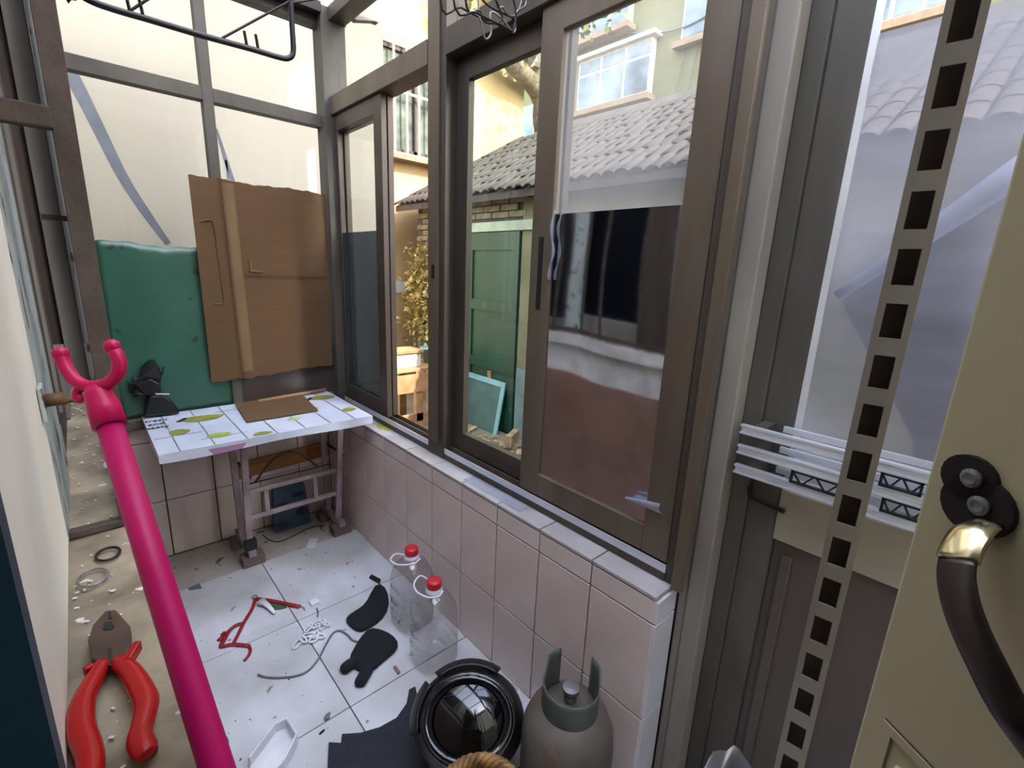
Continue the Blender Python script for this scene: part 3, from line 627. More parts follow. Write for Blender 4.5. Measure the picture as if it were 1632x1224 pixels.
# black bag bundle by the far window
bg_ = MB(); random.seed(11)
base = np.array(on(243, 640, y=2.46))
def lump(c, rx, ry, rz, seed):
    rnd = random.Random(seed); ph = [rnd.uniform(0, 6) for _ in range(6)]
    def fn(u, v):
        a = 2*math.pi*u; b = math.pi*(v-.5); k = 1+.26*math.sin(3*a+ph[0]+2*b)+.22*math.sin(5*a+ph[1]+3*b)*math.cos(4*b+ph[2])
        return (c[0]+rx*k*math.cos(b)*math.cos(a), c[1]+ry*k*math.cos(b)*math.sin(a), c[2]+rz*math.sin(b)*(1+.1*math.sin(4*a+ph[3])))
    return fn
bt = thing('black_bag', 'torn black plastic bag bunched against the green sheet behind the table', 'plastic bag', (.205, 2.47, .7165))
P = [on(px, py, y=2.492) for px, py in ((202, 607), (207, 611), (213, 611), (212, 600), (219, 602), (226, 599), (224, 587), (236, 576), (246, 573), (250, 581), (258, 590), (262, 584), (261, 594), (256, 603), (257, 628), (244, 632), (226, 631), (212, 634), (210, 630), (214, 626), (206, 618))]
MB().prism([(x, y+.003*math.sin(i*2.3), z) for i, (x, y, z) in enumerate(P)], (0, .022, 0)).build('loose_top', 'bagblack', bt, bevel=.004)
P = [on(px, py, y=2.478) for px, py in ((214, 612), (240, 604), (256, 612), (254, 632), (230, 630))]
MB().prism(P, (0, .013, 0)).build('loose_fold', 'bagblack', bt, bevel=.005)
P = [on(px, py, y=2.455) for px, py in ((240, 631), (262, 631), (273, 638), (287, 656), (285, 660), (228, 664), (234, 645))]
P = [(x, y, max(z, TZ+.0048)) for x, y, z in P]
MB().prism(P, (0, .035, 0)).build('bundle', 'bagblack', bt, bevel=.008)
MB().bar(on(248, 628, y=2.452), on(270, 628, y=2.452), .005, .005).build('tie', 'whitewall', bt)

# ================================================================== FLOOR CLUTTER
def fp(px, py, z=0.): x, y, _ = on(px, py, z=z); return (x, y, z)
def bottle(x, y, label):
    b = thing('water_bottle', label, 'bottle', (x, y, 0), 'empty five litre bottles on the floor')
    prof = [(.045, .002, 3), (.066, .004, 3.2), (.074, .016, 3.5), (.075, .040, 3.6), (.070, .046, 3.5), (.070, .052, 3.5), (.075, .058, 3.6), (.075, .088, 3.6), (.070, .094, 3.5), (.070, .100, 3.5), (.075, .106, 3.6), (.075, .150, 3.6), (.0705, .158, 3.4), (.0705, .164, 3.4), (.075, .172, 3.3), (.0755, .205, 3.0), (.072, .235, 2.6), (.060, .262, 2.2), (.042, .280, 2), (.028, .288, 2), (.0235, .294, 2), (.0235, .316, 2)]
    MB().lathe((x, y, 0), prof, 40).build('body', 'pet', b, smooth=True)
    MB().lathe((x, y, .288), [(.0235, 0), (.030, .001), (.030, .009), (.0255, .012), (.0255, .018)], 24).build('neck_ring', 'white', b, smooth=True)
    cap = []
    MB().lathe((x, y, .307), [(.0262, 0), (.0268, .002), (.0262, .022), (.0235, .026), (.010, .0265)], 28).build('cap', 'redcap', b, smooth=True)
    return b
b1 = bottle(.835, 1.435, 'empty clear bottle with red cap, farther from the black helmet')
MB().tube(spline([(.835+.03*math.cos(2.2), 1.435+.03*math.sin(2.2), .294), (.795, 1.49, .292), (.765, 1.475, .287), (.775, 1.435, .283), (.82, 1.40, .286), (.855, 1.405, .292)], 5), .0032, 8).build('carry_loop', 'white', b1, smooth=True)
b2 = bottle(.795, 1.215, 'empty clear bottle with red cap and raised loop, nearer to the black helmet')
MB().tube(spline([(.812, 1.243, .294), (.785, 1.275, .318), (.765, 1.275, .322), (.742, 1.262, .312), (.738, 1.235, .300), (.758, 1.200, .290), (.790, 1.182, .288), (.815, 1.19, .292)], 5), .0032, 8).build('carry_loop', 'white', b2, smooth=True)
# rag of twig in the far bottle loop
# gas cylinder
GX, GY = .812, .600
gc = thing('gas_cylinder', 'squat grey green gas cylinder with open collar standing beside the tiled wall', 'gas cylinder', (GX, GY, 0))
MB().lathe((GX, GY, 0), [(.05, .022), (.085, .03), (.108, .05), (.120, .09), (.122, .13), (.122, .20), (.118, .24), (.104, .275), (.078, .300), (.045, .313), (.015, .316)], 40).build('body', 'gas', gc, smooth=True)
MB().lathe((GX, GY, 0), [(.088, 0), (.090, .001), (.086, .035), (.080, .035)], 32).build('foot_ring', 'gas', gc, smooth=True)
def collar(u, v):
    a = math.radians(60)+u*math.radians(285)+math.radians(0); return (GX+.066*math.cos(a)*(1+.03*v), GY+.066*math.sin(a)*(1+.03*v), .300+v*.105*(1 if .02 < u < .98 else .96))
MB().grid(lambda u, v: (lambda a: (GX+.072*math.cos(a), GY+.072*math.sin(a), .292+v*(.122 if (u < .13 or u > .87) else .08)))(math.radians(65)+u*math.radians(290)), 48, 6).build('collar', 'gascollar', gc, smooth=True, solid=.004)
vv = MB().lathe((GX, GY, .314), [(.012, 0), (.012, .012), (.017, .013), (.017, .026), (.009, .028), (.009, .034), (.022, .035), (.022, .046), (.008, .048)], 16)
vv.build('valve', 'wire', gc)
# helmet lying face up
HC = np.array((.668, .838, .150)); vd = Vector((-.42, -.48, .77)).normalized()
hm = thing('motorcycle_helmet', 'black motorcycle helmet lying with its glossy visor facing up', 'helmet', (HC[0], HC[1], 0))
side = Vector((0, 0, 1)).cross(vd).normalized(); upv = vd.cross(side)
def hp(dirv, k=1.0):
    a, b, c = dirv.dot(side), dirv.dot(upv), dirv.dot(vd)
    return HC+np.array(side*a*.158*k+upv*b*.146*k+vd*c*.140*k)
def hsurf(u, v):
    a = 2*math.pi*u; b = .66+v*(math.pi-.66-.001)
    return hp(vd*math.cos(b)+(side*math.cos(a)*1.0+upv*math.sin(a)*.92)*math.sin(b))
MB().grid(hsurf, 40, 24).build('shell', 'helmet', hm, smooth=True)
def vsurf(u, v):
    a = 2*math.pi*u; b = v*.80
    d = vd*math.cos(b)+(side*math.cos(a)*1.05+upv*math.sin(a)*.80)*math.sin(b)
    return hp(d.normalized(), .965-.02*(1-v))
MB().grid(vsurf, 40, 10).build('visor', 'visor', hm, smooth=True)
for k, b in ((1.01, .78), (1.0, .88)):
    R = [hp((vd*math.cos(b)+(side*math.cos(a)*1.02+upv*math.sin(a)*.82)*math.sin(b)).normalized(), k) for a in np.linspace(0, 2*math.pi, 40, endpoint=False)]
    MB().tube(R, .009 if k > 1 else .007, 8, closed=True).build('visor_rim', 'visor', hm, smooth=True)
for k, a in enumerate((.5, 2.2, 3.6)):
    pass
MB().grid(lambda u, v: hp((vd*math.cos(.98+v*.45)+(side*math.cos(2.5+u*.9)+upv*math.sin(2.5+u*.9))*math.sin(.98+v*.45)).normalized(), 1.04), 10, 6).build('side_plate', 'helmet', hm, smooth=True, solid=.008)
MB().grid(lambda u, v: hp((vd*math.cos(1.0+v*.32)+(side*math.cos(1.0+u*1.3)+upv*math.sin(1.0+u*1.3))*math.sin(1.0+v*.32)).normalized(), 1.035), 14, 6).build('brow_plate', 'helmet', hm, smooth=True, solid=.006)
o = Vector(on(827, 1066, z=.205)); 
dl = (Vector(on(845, 1105, z=.19))-o).normalized(); ul = Vector((.3, .35, .9)); ul = (ul-dl*ul.dot(dl)).normalized()
tdir = hp((Vector(tuple(o))-Vector(tuple(HC))).normalized(), 1.03)
text_mb('GSB', .024, tdir, dl, ul).build('lettering', 'white', hm)
# dark sheets beside the helmet
def flat(name, pts, z0, h, m, label, cat, bevel=.001, **k):
    P = [fp(px, py, z0) for px, py in pts]
    return tag(MB().prism(P, (0, 0, h)).build(name, m, bevel=bevel, **k), label, cat)
flat('rubber_mat', [(545, 1171), (575, 1169), (605, 1160), (632, 1145), (648, 1122), (652, 1100), (662, 1095), (668, 1125), (690, 1260), (535, 1260)], .001, .004, 'navy', 'black rubber mat with a curved edge, lower one beside the helmet', 'mat')
flat('rubber_mat', [(524, 1184), (555, 1186), (590, 1180), (625, 1163), (648, 1140), (664, 1165), (690, 1270), (520, 1270)], .0055, .004, 'navy', 'black rubber mat lying on top of the curved one', 'mat')
# white dustpan and slipper
dp = thing('dustpan', 'white plastic dustpan lying at the bottom edge of the floor', 'dustpan', fp(430, 1200))
P = [fp(px, py) for px, py in ((398, 1224), (440, 1168), (458, 1160), (474, 1185), (452, 1230), (428, 1255), (400, 1258))]
MB().prism(P, (0, 0, .006)).build('pan', 'white', dp, bevel=.002)
for a, b in ((P[0], P[1]), (P[1], P[2]), (P[2], P[3]), (P[3], P[4]), (P[4], P[5])):
    MB().bar((a[0], a[1], .020), (b[0], b[1], .020), .006, .036).build('rim', 'white', dp, bevel=.002)
P = [fp(px, py) for px, py in ((324, 1140), (318, 1165), (322, 1230), (340, 1262), (362, 1262), (368, 1225), (365, 1185), (345, 1150))]
sl = thing('slipper', 'white slipper with dark navy edge beside the low wall', 'slipper', fp(345, 1200))
MB().prism([(x, y, .001) for x, y, z in P], (0, 0, .018)).build('sole', 'navy', sl, bevel=.004)
c = np.mean(np.array(P), 0); MB().puff([(c[0]+(x-c[0])*.86, c[1]+(y-c[1])*.92) for x, y, z in P], .016, .0185).build('footbed', 'whitecloth', sl, smooth=True, sub=1)
# gloves
g1 = [fp(px, py)[:2] for px, py in ((598, 928), (616, 932), (626, 965), (612, 990), (592, 1004), (573, 1014), (560, 1006), (547, 994), (552, 984), (570, 975), (586, 962))]
tag(MB().puff(g1, .020).build('work_glove', 'blackcloth', smooth=True, sub=1), 'black knit glove half hidden behind the far bottle', 'glove', 'black gloves')
gg = thing('work_glove', 'black knit glove with two stubby fingers in front of the bottles', 'glove', fp(590, 1050), 'black gloves')
g2 = [fp(px, py)[:2] for px, py in ((585, 1000), (604, 1004), (622, 1010), (640, 1026), (634, 1042), (614, 1056), (600, 1070), (585, 1080), (566, 1074), (550, 1060), (562, 1036))]
MB().puff(g2, .024).build('palm', 'blackcloth', gg, smooth=True, sub=1)
for pts in (((572, 1052), (556, 1060), (546, 1070)), ((588, 1064), (578, 1080), (572, 1092))):
    MB().tube(spline([fp(px, py, .014) for px, py in pts], 4), [.014]+[.021]*6+[.019, .012], 12, flat=.75).build('finger', 'blackcloth', gg, smooth=True)
# wicker basket rim at the bottom edge
bk = thing('wicker_basket', 'round brown wicker basket at the bottom edge beside the helmet', 'basket', (.475, .553, 0))
KX, KY, KR, KZ = .475, .553, .088, .335
for s in range(4):
    P = []
    for i in range(96):
        a = 2*math.pi*i/96; tw = a*9+s*math.pi/2; r = KR+.008*math.cos(tw); P.append((KX+r*math.cos(a), KY+r*math.sin(a), KZ+.010*math.sin(tw)))
    MB().tube(P, .0072, 6, closed=True).build('rim_strand', 'wicker', bk, smooth=True)
def weave(u, v):
    a = 2*math.pi*u; r = .066+.022*v+.0025*math.sin(a*16+math.pi*round(v*24)); return (KX+r*math.cos(a), KY+r*math.sin(a), .001+v*(KZ-.008))
MB().grid(weave, 96, 24).build('side', 'wicker', bk, smooth=True, solid=.004)
MB().lathe((KX, KY, 0), [(.064, .001), (.064, .006)], 32).build('base', 'wicker', bk)
# white chain, square, cable, red strap, scraps
ch = thing('plastic_chain', 'short white plastic chain bunched on the floor tiles', 'chain', fp(497, 1008))
CP = [(474, 1026), (483, 1019), (492, 1012), (490, 1003), (498, 998), (505, 995), (514, 998), (519, 994), (511, 991), (503, 1012), (511, 1014), (500, 1018)]
for i, (px, py) in enumerate(CP):
    c = fp(px, py, .006+.004*(i % 2)); a = i*1.1+.6
    MB().tube(arc(c, .024 if i == 0 else .018, .010, (math.cos(a), math.sin(a), .1), (-math.sin(a), math.cos(a), .35 if i % 2 else 0), n=14), .0036, 6, closed=True).build('link', 'white', ch, smooth=True)
MB().bar(fp(483, 1014, .008), fp(493, 1002, .010), .006, .005).build('clip', 'white', ch)
sq = fp(501, 961)
tag(MB().box(sq[0]-.018, sq[0]+.018, sq[1]-.018, sq[1]+.018, 0, .010).build('white_switch_cap', 'white', bevel=.002), 'little white square plastic cap near the chain', 'cap')
tag(MB().tube([fp(505, 969, .004), fp(507, 976, .004), fp(506, 983, .003)], .003, 6).build('grey_pin', 'cable'), 'short grey pin between the white cap and the chain', 'pin')
cb = spline([fp(px, py, .004) for px, py in ((411, 1075), (424, 1079), (445, 1080), (472, 1077), (492, 1068), (508, 1049), (519, 1028), (530, 1010), (541, 1005), (553, 1011), (562, 1020), (572, 1023))], 5)
tag(MB().tube(cb, .0036, 8).build('grey_cable', 'cable', smooth=True), 'thin grey cable curving across the floor to the glove', 'cable')
rs = thing('red_strap', 'tangled dark red strap with hooks lying on the floor', 'strap', fp(390, 1000))
def strap(pts, wd=.010, nm='webbing', mm='redstrap', hh=.004):
    P = spline([fp(px, py, .005) for px, py in pts], 4); MB().tube(P, wd*.68, 8, flat=.5).build(nm, mm, rs, smooth=True)
strap([(407, 954), (430, 957), (455, 962), (478, 967)], .014); strap([(407, 954), (402, 970), (393, 985), (388, 993)]); strap([(388, 993), (375, 997), (362, 1008), (348, 1021)], .012)
strap([(388, 993), (380, 1010), (371, 1027)]); strap([(365, 1005), (356, 1022), (353, 1030), (372, 1027), (397, 1029)], .012); strap([(397, 1029), (399, 1037), (395, 1046), (389, 1053)], .008)
MB().tube(arc(fp(406, 951, .005), .010, .010, (1, 0, 0), (0, 1, 0), n=14), .002, 6, closed=True).build('ring', 'wire', rs, smooth=True)
MB().tube(spline([fp(480, 967, .006), fp(485, 969, .008), fp(485, 973, .005)], 4), .0018, 6).build('hook', 'wire', rs, smooth=True)
MB().bar(fp(353, 1014, .006), fp(360, 1008, .012), .016, .01).build('buckle', 'redstrap', rs)
ws = thing('white_peg', 'white tapered plastic peg lying on the red strap', 'peg', fp(425, 965))
MB().tube([fp(416, 957, .016), fp(428, 966, .014), fp(438, 977, .012)], [.016, .010, .006], 10, flat=.5).build('shaft', 'white', ws, smooth=True)
MB().lathe(fp(417, 960, .012), [(.012, -.004), (.018, 0), (.012, .008)], 14).build('head', 'white', ws, smooth=True)
P = [fp(px, py) for px, py in ((430, 962), (455, 966), (458, 969), (446, 972), (436, 973))]
tag(MB().prism(P, (0, 0, .003)).build('green_scrap', 'green'), 'flat dark green scrap beneath the red strap', 'scrap')
P = [fp(px, py) for px, py in ((493, 859), (507, 858), (502, 873), (488, 874))]
tag(MB().prism(P, (0, 0, .002)).build('white_card', 'white'), 'small white card on the floor before the folding table', 'card')
P = [fp(px, py) for px, py in ((592, 917), (607, 925), (605, 932), (588, 922))]
tag(MB().prism(P, (0, 0, .008)).build('black_strip', 'black', bevel=.002), 'short black plastic strip beside the far bottle', 'strip')
P = [fp(px, py) for px, py in ((627, 1065), (631, 1063), (638, 1073), (634, 1076))]
tag(MB().prism(P, (0, 0, .008)).build('brown_chip', 'lowwall'), 'small reddish brown chip between glove and near bottle', 'chip')
P = [fp(px, py) for px, py in ((300, 938), (318, 930), (322, 938), (302, 941))]
tag(MB().prism(P, (0, 0, .003)).build('grey_scrap', 'cable'), 'flat grey scrap on the floor next to the magenta pole', 'scrap')
tag(MB().tube(spline([fp(px, py, .003) for px, py in ((418, 852), (430, 861), (446, 863), (470, 853), (492, 842), (515, 836))], 4), .003, 6).build('brown_twig', 'rust', smooth=True), 'thin brown twig lying below the folding table', 'twig')
P = [fp(px, py) for px, py in ((516, 1146), (520, 1140), (527, 1136), (525, 1146), (518, 1150))]
tag(MB().prism(P, (0, 0, .006)).build('dark_shard', 'cable'), 'dark little shard on the floor joint near the dustpan', 'shard')
tag(MB().tube([fp(509, 1170, .003), fp(517, 1163, .003)], .003, 6).build('dark_splinter', 'black'), 'dark splinter on the white tile near the rubber mat', 'splinter')
gt = MB(); random.seed(5)
for i in range(190):
    x, y = random.uniform(.05, .93), random.uniform(.75, 2.5); r = random.choice((.0012, .0012, .0016, .002, .003)); a = random.random()*6
    if (y < 1.3 and x > .33) or (x > .5 and 1.28 < y < 1.75): continue
    gt.obox((x, y, r*.3), (r*math.cos(a), r*math.sin(a), 0), (-r*.6*math.sin(a), r*.6*math.cos(a), 0), (0, 0, r*.35))
o = tag(gt.build('floor_grit', 'grout'), 'dark crumbs and grit scattered over the floor tiles', 'grit'); o['kind'] = 'stuff'
gb = MB(); c0 = on(309, 1145, z=.0)
for i in range(14):
    y = 1.00+i*.02+random.uniform(-.01, .01); x = .02+.02*random.random(); r = random.uniform(.006, .014)
    gb.obox((x+.012, y, r*.7), (r, r*.2, 0), (-r*.2, r, 0), (0, 0, r*.7))
o = tag(gb.build('mortar_crumbs', 'concrete'), 'mortar crumbs piled along the foot of the low wall', 'rubble'); o['kind'] = 'stuff'
# plastic wrap strip and print on the sill
def wrap(u, v):
    y = 1.28-u*.30; x = .965+v*.05
    return (x, y, .6425+.004*abs(math.sin(17*u+5*v))*abs(math.sin(9*v+u)))
tag(MB().grid(wrap, 30, 8).build('plastic_wrap', 'film_fold', smooth=True), 'crumpled clear plastic wrap lying on the tiled window sill', 'plastic wrap')
c = on(611, 681, z=.641)
tag(MB().prism(arc((c[0], c[1], .6403), .026, .055, (1, 0, 0), (0, 1, 0), n=14), (0, 0, .0008)).build('sticker', 'olive'), 'yellow green sticker on the sill tile beside the table', 'sticker')

# ================================================================== NEAR RIGHT: cream door, upright, bag
ED = np.array((.332, .019)); HD = -np.array((.574, .819)); NRM = np.array((-.819, .574))
d2 = setting('door_2', (ED[0], ED[1], 0))
LW = .66
def dpt(s, z, o=0.): p = ED+HD*s+NRM*o; return np.array((p[0], p[1], z))
def leaf(s0, s1, z0, z1, o0, o1): return MB().obox((dpt((s0+s1)/2, (z0+z1)/2, (o0+o1)/2)), np.append(HD*(s1-s0)/2, 0), np.append(NRM*(o1-o0)/2, 0), (0, 0, (z1-z0)/2))
leaf(0, LW, .02, 2.05, -.038, 0).build('leaf', 'doorcream', d2, bevel=.002)
zg = on(1400, 1130, x=.30)[2]
def onleaf(px, py, o=0.):
    d = ray(px, py); q = np.append(ED+NRM*o, 0); n = np.append(NRM, 0)
    return CAM+d*((q-CAM)@n/(d@n))
pg = onleaf(1412, 1146); zg = pg[2]; sg = (pg[:2]-ED)@HD
for (a0, a1, z0, z1) in ((sg, LW-.05, zg-.006, zg), (sg, sg+.006, zg-.45, zg-.006), (LW-.056, LW-.05, zg-.45, zg-.006), (sg, LW-.05, zg-.456, zg-.45)):
    leaf(a0, a1, z0, z1, -.001, .0015).build('panel_moulding', 'doorcream', d2)
leaf(sg+.012, LW-.062, zg-.44, zg-.018, -.001, .003).build('raised_panel', 'doorcream', d2, bevel=.003)
leaf(sg, LW-.05, zg, zg+.0012, .0, .0008).build('painted_shadow_strip', 'slot', d2)  # thin dark strip painting the shadow line above the moulding
# handle
ho = setting('door_handle_holder', (0, 0, 0)) if False else None
hpl = MB()
c1, c2 = onleaf(1549, 762), onleaf(1561, 806)
for c, r in ((c1, .0128), (c2, .0165)):
    hpl.add(*(lambda P: (P+[p+np.append(NRM*.003, 0) for p in P], [tuple(range(20))[::-1], tuple(range(20, 40))]+[(i, (i+1) % 20, 20+(i+1) % 20, 20+i) for i in range(20)]))(arc(c, r, r*.92, np.append(HD, 0), (0, 0, 1), n=20)))
hnd = hpl.build('handle', 'darkiron', d2, smooth=False)
for c in (onleaf(1549, 762, .0032), onleaf(1561, 806, .0032)):
    MB().lathe(tuple(c), [(.0048, 0), (.0048, .0012), (.003, .002), (.0012, .0014)], 14, axis=tuple(np.append(NRM, 0))).build('screw', 'wire', hnd)
gp = [(1578, 832, .004), (1548, 850, .014), (1530, 880, .022), (1523, 915, .027), (1530, 960, .030), (1548, 1010, .031), (1572, 1060, .031), (1600, 1115, .030), (1632, 1165, .028), (1680, 1230, .018)]
GP = spline([onleaf(x, y, o) for x, y, o in gp], 5)
MB().tube(GP[:13], [.006, .0065, .007, .0075, .008]+[.0085]*8, 12, flat=.3, flatdir=np.append(NRM, 0)).build('bright_neck', 'chrome', hnd, smooth=True)
MB().tube(GP[12:], .0088, 12, flat=.3, flatdir=np.append(NRM, 0)).build('grip', 'handle', hnd, smooth=True)
# slotted upright
UX, UY = .448, .0665
sv = np.array((-.66, .75, 0)); sv = sv/np.linalg.norm(sv); sv = np.array((.12, -.993, 0)); nv = np.array((-.993, -.12, 0))
up = thing('slotted_upright', 'tall white slotted steel shelf upright standing before the outer door', 'shelf upright', (UX, UY, 0))
def ub(s0, s1, z0, z1, o0, o1):
    c = np.array((UX, UY, 0))+sv*(s0+s1)/2+nv*(o0+o1)/2+np.array((0, 0, (z0+z1)/2))
    return (c, sv*(s1-s0)/2, nv*(o1-o0)/2, (0, 0, (z1-z0)/2))
HWU, PIT, SL = .0112, .0390, .0255
chn = MB(); chn.obox(*ub(-HWU, -.0065, 0, 1.85, 0, .0022)).obox(*ub(.0065, HWU, 0, 1.85, 0, .0022))
chn.obox(*ub(-HWU, -HWU+.0018, 0, 1.85, -.016, 0)).obox(*ub(HWU-.0018, HWU, 0, 1.85, -.016, 0))
z = .0
while z < 1.85-PIT: chn.obox(*ub(-.0065, .0065, z+SL, z+PIT, 0, .0022)); z += PIT
chn.obox(*ub(-.0065, .0065, z, 1.85, 0, .0022)); chn.build('channel', 'upright', up)
MB().obox(*ub(-HWU+.0018, HWU-.0018, .01, 1.84, -.016, -.013)).build('channel_back', 'slot', up)
# plastic bag hanging at the foot of the upright
c = np.array(at(1216, 1222, .40))
c[0] -= .050; c[1] += .012; bgw = thing('plastic_sack', 'slim white and blue plastic sack standing beside the slotted upright', 'plastic sack', (c[0], c[1], .001))
def bagf(u, v):
    a = 2*math.pi*u; zz = v; r = (.030+.035*math.sin(min(1, (1-v)*1.5)*math.pi/2))*(1+.22*math.sin(3*a+2*v)+.10*math.sin(7*a+5*v))
    if v > .97: r *= .75
    return (c[0]+.012+r*math.cos(a), c[1]+r*.8*math.sin(a), .001+zz*(c[2]+.009)+.010*math.sin(2*a)*zz)
MB().grid(bagf, 28, 16).build('bag', 'whitecloth', bgw, smooth=True)
MB().grid(lambda u, v: (lambda p: (c[0]+.012+(p[0]-c[0]-.012)*1.02, c[1]+(p[1]-c[1])*1.02, p[2]))(bagf(.46+u*.14, v*.9)), 6, 10).build('blue_stripe', 'ink', bgw, smooth=True)

# ================================================================== OVERHEAD
HY = 1.45
hr = thing('drying_rack', 'black bent rod clothes drying rack hanging below the roof', 'drying rack', on(465, 20, y=HY))
rp = [on(px, py, y=HY) for px, py in ((96, -50), (122, -14), (146, 2), (185, 16), (240, 32), (320, 56), (400, 78), (440, 90), (458, 93), (467, 84), (466, 50), (463, 0), (462, -40))]
top = rp[-1]; rp[-1] = (top[0], HY, 2.535); rp = [(rp[0][0]-.01, HY, 2.535)]+rp
MB().tube(spline(rp, 5), .0068, 10).build('rod', 'black', hr, smooth=True)
for px, py in ((208, 22), (229, 29), (394, 76), (412, 81)):
    a = on(px, py, y=HY); MB().tube([a, (a[0]-.004, HY, a[2]+.035)], .0036, 6).build('prong', 'black', hr)
a, b = on(352, 62, y=HY), on(462, 2, y=HY); MB().tube([a, b], .003, 6).build('stay', 'darkiron', hr)
a, b = on(203, 20, y=HY), on(240, -4, y=HY); MB().tube([a, b], .003, 6).build('stay', 'darkiron', hr)
a = on(530, 2, y=HY); MB().tube([on(463, 5, y=HY), on(505, -1, y=HY), (on(520, -30, y=HY)[0], HY, 2.535)], .0025, 6).build('hang_wire', 'darkiron', hr)
# wire hangers
WH = .82
for k, pts in enumerate((
    [(720, -20), (760, 20), (800, 40), (818, 48), (822, 20), (815, -15)], [(740, -20), (765, 18), (775, 36), (800, 32), (790, 0), (775, -20)],
    [(762, -20), (768, 40), (774, 62), (783, 52), (782, 20), (800, 30), (820, 52), (823, 20), (838, 8), (836, -20)], [(790, -20), (802, 12), (815, 26), (826, 18), (832, 0), (836, -14)],
    [(700, -10), (735, 12), (770, 30), (812, 44), (818, 30), (780, 10), (755, -16)])):
    P = [on(px, py, y=1.02+.03*k) for px, py in pts]
    P[0] = (P[0][0], P[0][1], max(P[0][2], 1.99)); 
    P = [(P[0][0], P[0][1], 2.535)]+P
    tag(MB().tube(spline(P, 5), .0026, 6).build('wire_hanger', 'wire' if k in (2, 3) else 'darkiron', smooth=True),
        ('straight dark wire hanger, leftmost of the tangled bunch under the roof', 'dark wire hanger with a square bend in the tangled bunch', 'long grey wire hanger dangling lowest in the bunch', 'short pale wire hook, rightmost of the tangled bunch', 'flat dark wire hanger behind the others in the bunch')[k], 'hanger', 'wire hangers under the roof')
a = [on(px, py, y=2.40) for px, py in ((538, -12), (540, 10), (569, 32), (597, 14), (603, -12))]
tag(MB().prism([(x, y, min(z, 2.54)) for x, y, z in a], (0, .04, 0)).build('paper_cone', 'post', bevel=.004), 'pale pointed paper shade hanging in the upper window corner', 'shade')

# ================================================================== OUTDOORS
struct('ground', MB().box(1.31, 14, -14, 12, GZ-.3, GZ).box(-7, 1.31, -14, -.93, GZ-.3, GZ).box(-6, 1.31, 2.77, 12, GZ-.3, GZ), 'ground')
# neighbour's wall behind the far window
nw = thing('neighbour_wall', 'pale cream rendered wall right behind the far window', 'wall', (.2, 3.7, GZ))
MB().box(-4, 1.90, 3.6, 3.85, GZ, 6.5).build('render', 'neigh', nw)
MB().box(-4, 1.90, 3.2, 3.6, 4.35, 4.5).build('shade_slab', 'neigh', nw)  # out-of-view slab added to shade the upper cream wall
def streak(pts, wd):  # grey strips laid slanting across the cream wall
    Q = spline([on(px, py, y=3.597) for px, py in pts], 5); n = len(Q); vs = []; fs = []
    for i, q in enumerate(Q):
        t = Q[min(i+1, n-1)]-Q[max(i-1, 0)]; t /= np.linalg.norm(t); s_ = np.array((t[2], 0, -t[0])); ww = np.interp(i/(n-1), np.linspace(0, 1, len(wd)), wd)
        for k in (-1, 1): vs.append(q+s_*ww*k*.5)
    for q in list(vs): vs.append(q+np.array((0, .01, 0)))
    m = 2*n
    for i in range(n-1): fs += [(2*i, 2*i+1, 2*i+3, 2*i+2), (m+2*i, m+2*i+2, m+2*i+3, m+2*i+1), (2*i, 2*i+2, m+2*i+2, m+2*i), (2*i+1, m+2*i+1, m+2*i+3, 2*i+3)]
    MB().add(vs, fs).build('grey_streak', 'streakgrey', nw)
streak([(107, 108), (135, 160), (160, 210), (195, 280), (230, 335), (268, 388)], [.07, .06, .055, .05, .045, .03])
streak([(345, 205), (360, 255), (372, 290)], [.012, .024, .022]); streak([(360, 255), (364, 285)], [.012, .014])
# unseen block added beyond the near end to keep the sun off the balcony
hw = thing('sun_blocker', 'tall unseen cream block added behind the near end to keep sun off the balcony', 'building', (-.5, -10, GZ))
MB().box(-5.5, 4.2, -13, -7.5, GZ, 13).build('walls', 'neigh', hw)
MB().box(-5.7, 4.4, -13.2, -7.4, 13, 13.15).build('roof', 'ceil', hw)
# yellow house
YY = 5.3
yh = thing('yellow_house', 'sunlit ochre house wall with a barred window beyond the yard', 'building', (3.2, YY, GZ))
MB().box(1.0, 4.92, YY, 8.5, GZ, 7.0).build('walls', 'yellow', yh)
wx0, wx1, wz0, wz1 = 2.72, 3.62, 2.66, 3.75
wi = MB().box(wx0, wx1, YY-.012, YY+.002, wz0, wz1).build('window', 'darkpane', yh)
for a in ((wx0, wx1, wz0, wz0+.05), (wx0, wx1, wz1-.05, wz1), (wx0, wx0+.05, wz0, wz1), (wx1-.05, wx1, wz0, wz1), ((wx0+wx1)/2-.02, (wx0+wx1)/2+.02, wz0, wz1)):
    MB().box(a[0], a[1], YY-.04, YY-.012, a[2], a[3]).build('frame', 'brownwood', wi)
bs = MB().box(wx0-.05, wx1+.05, YY-.16, YY-.002, wz0-.08, wz0-.03).build('window_ledge', 'brick', yh)
for i in range(7):
    x = wx0-.02+i*(wx1-wx0+.04)/6; MB().box(x-.009, x+.009, YY-.13, YY-.112, wz0-.03, wz1+.06).build('window_bar', 'whitebar', yh)
for z in (wz0-.015, wz0+.62, wz1+.05): MB().box(wx0-.03, wx1+.03, YY-.111, YY-.095, z-.012, z+.012).build('window_bar', 'whitebar', yh)
a = on(638, 457, y=YY-.01)
tag(MB().box(a[0]-.09, a[0]+.08, YY-.012, YY-.002, a[2]-.07, a[2]+.07).build('paper_notice', 'white'), 'small blank white paper notice fixed to the ochre wall', 'notice')
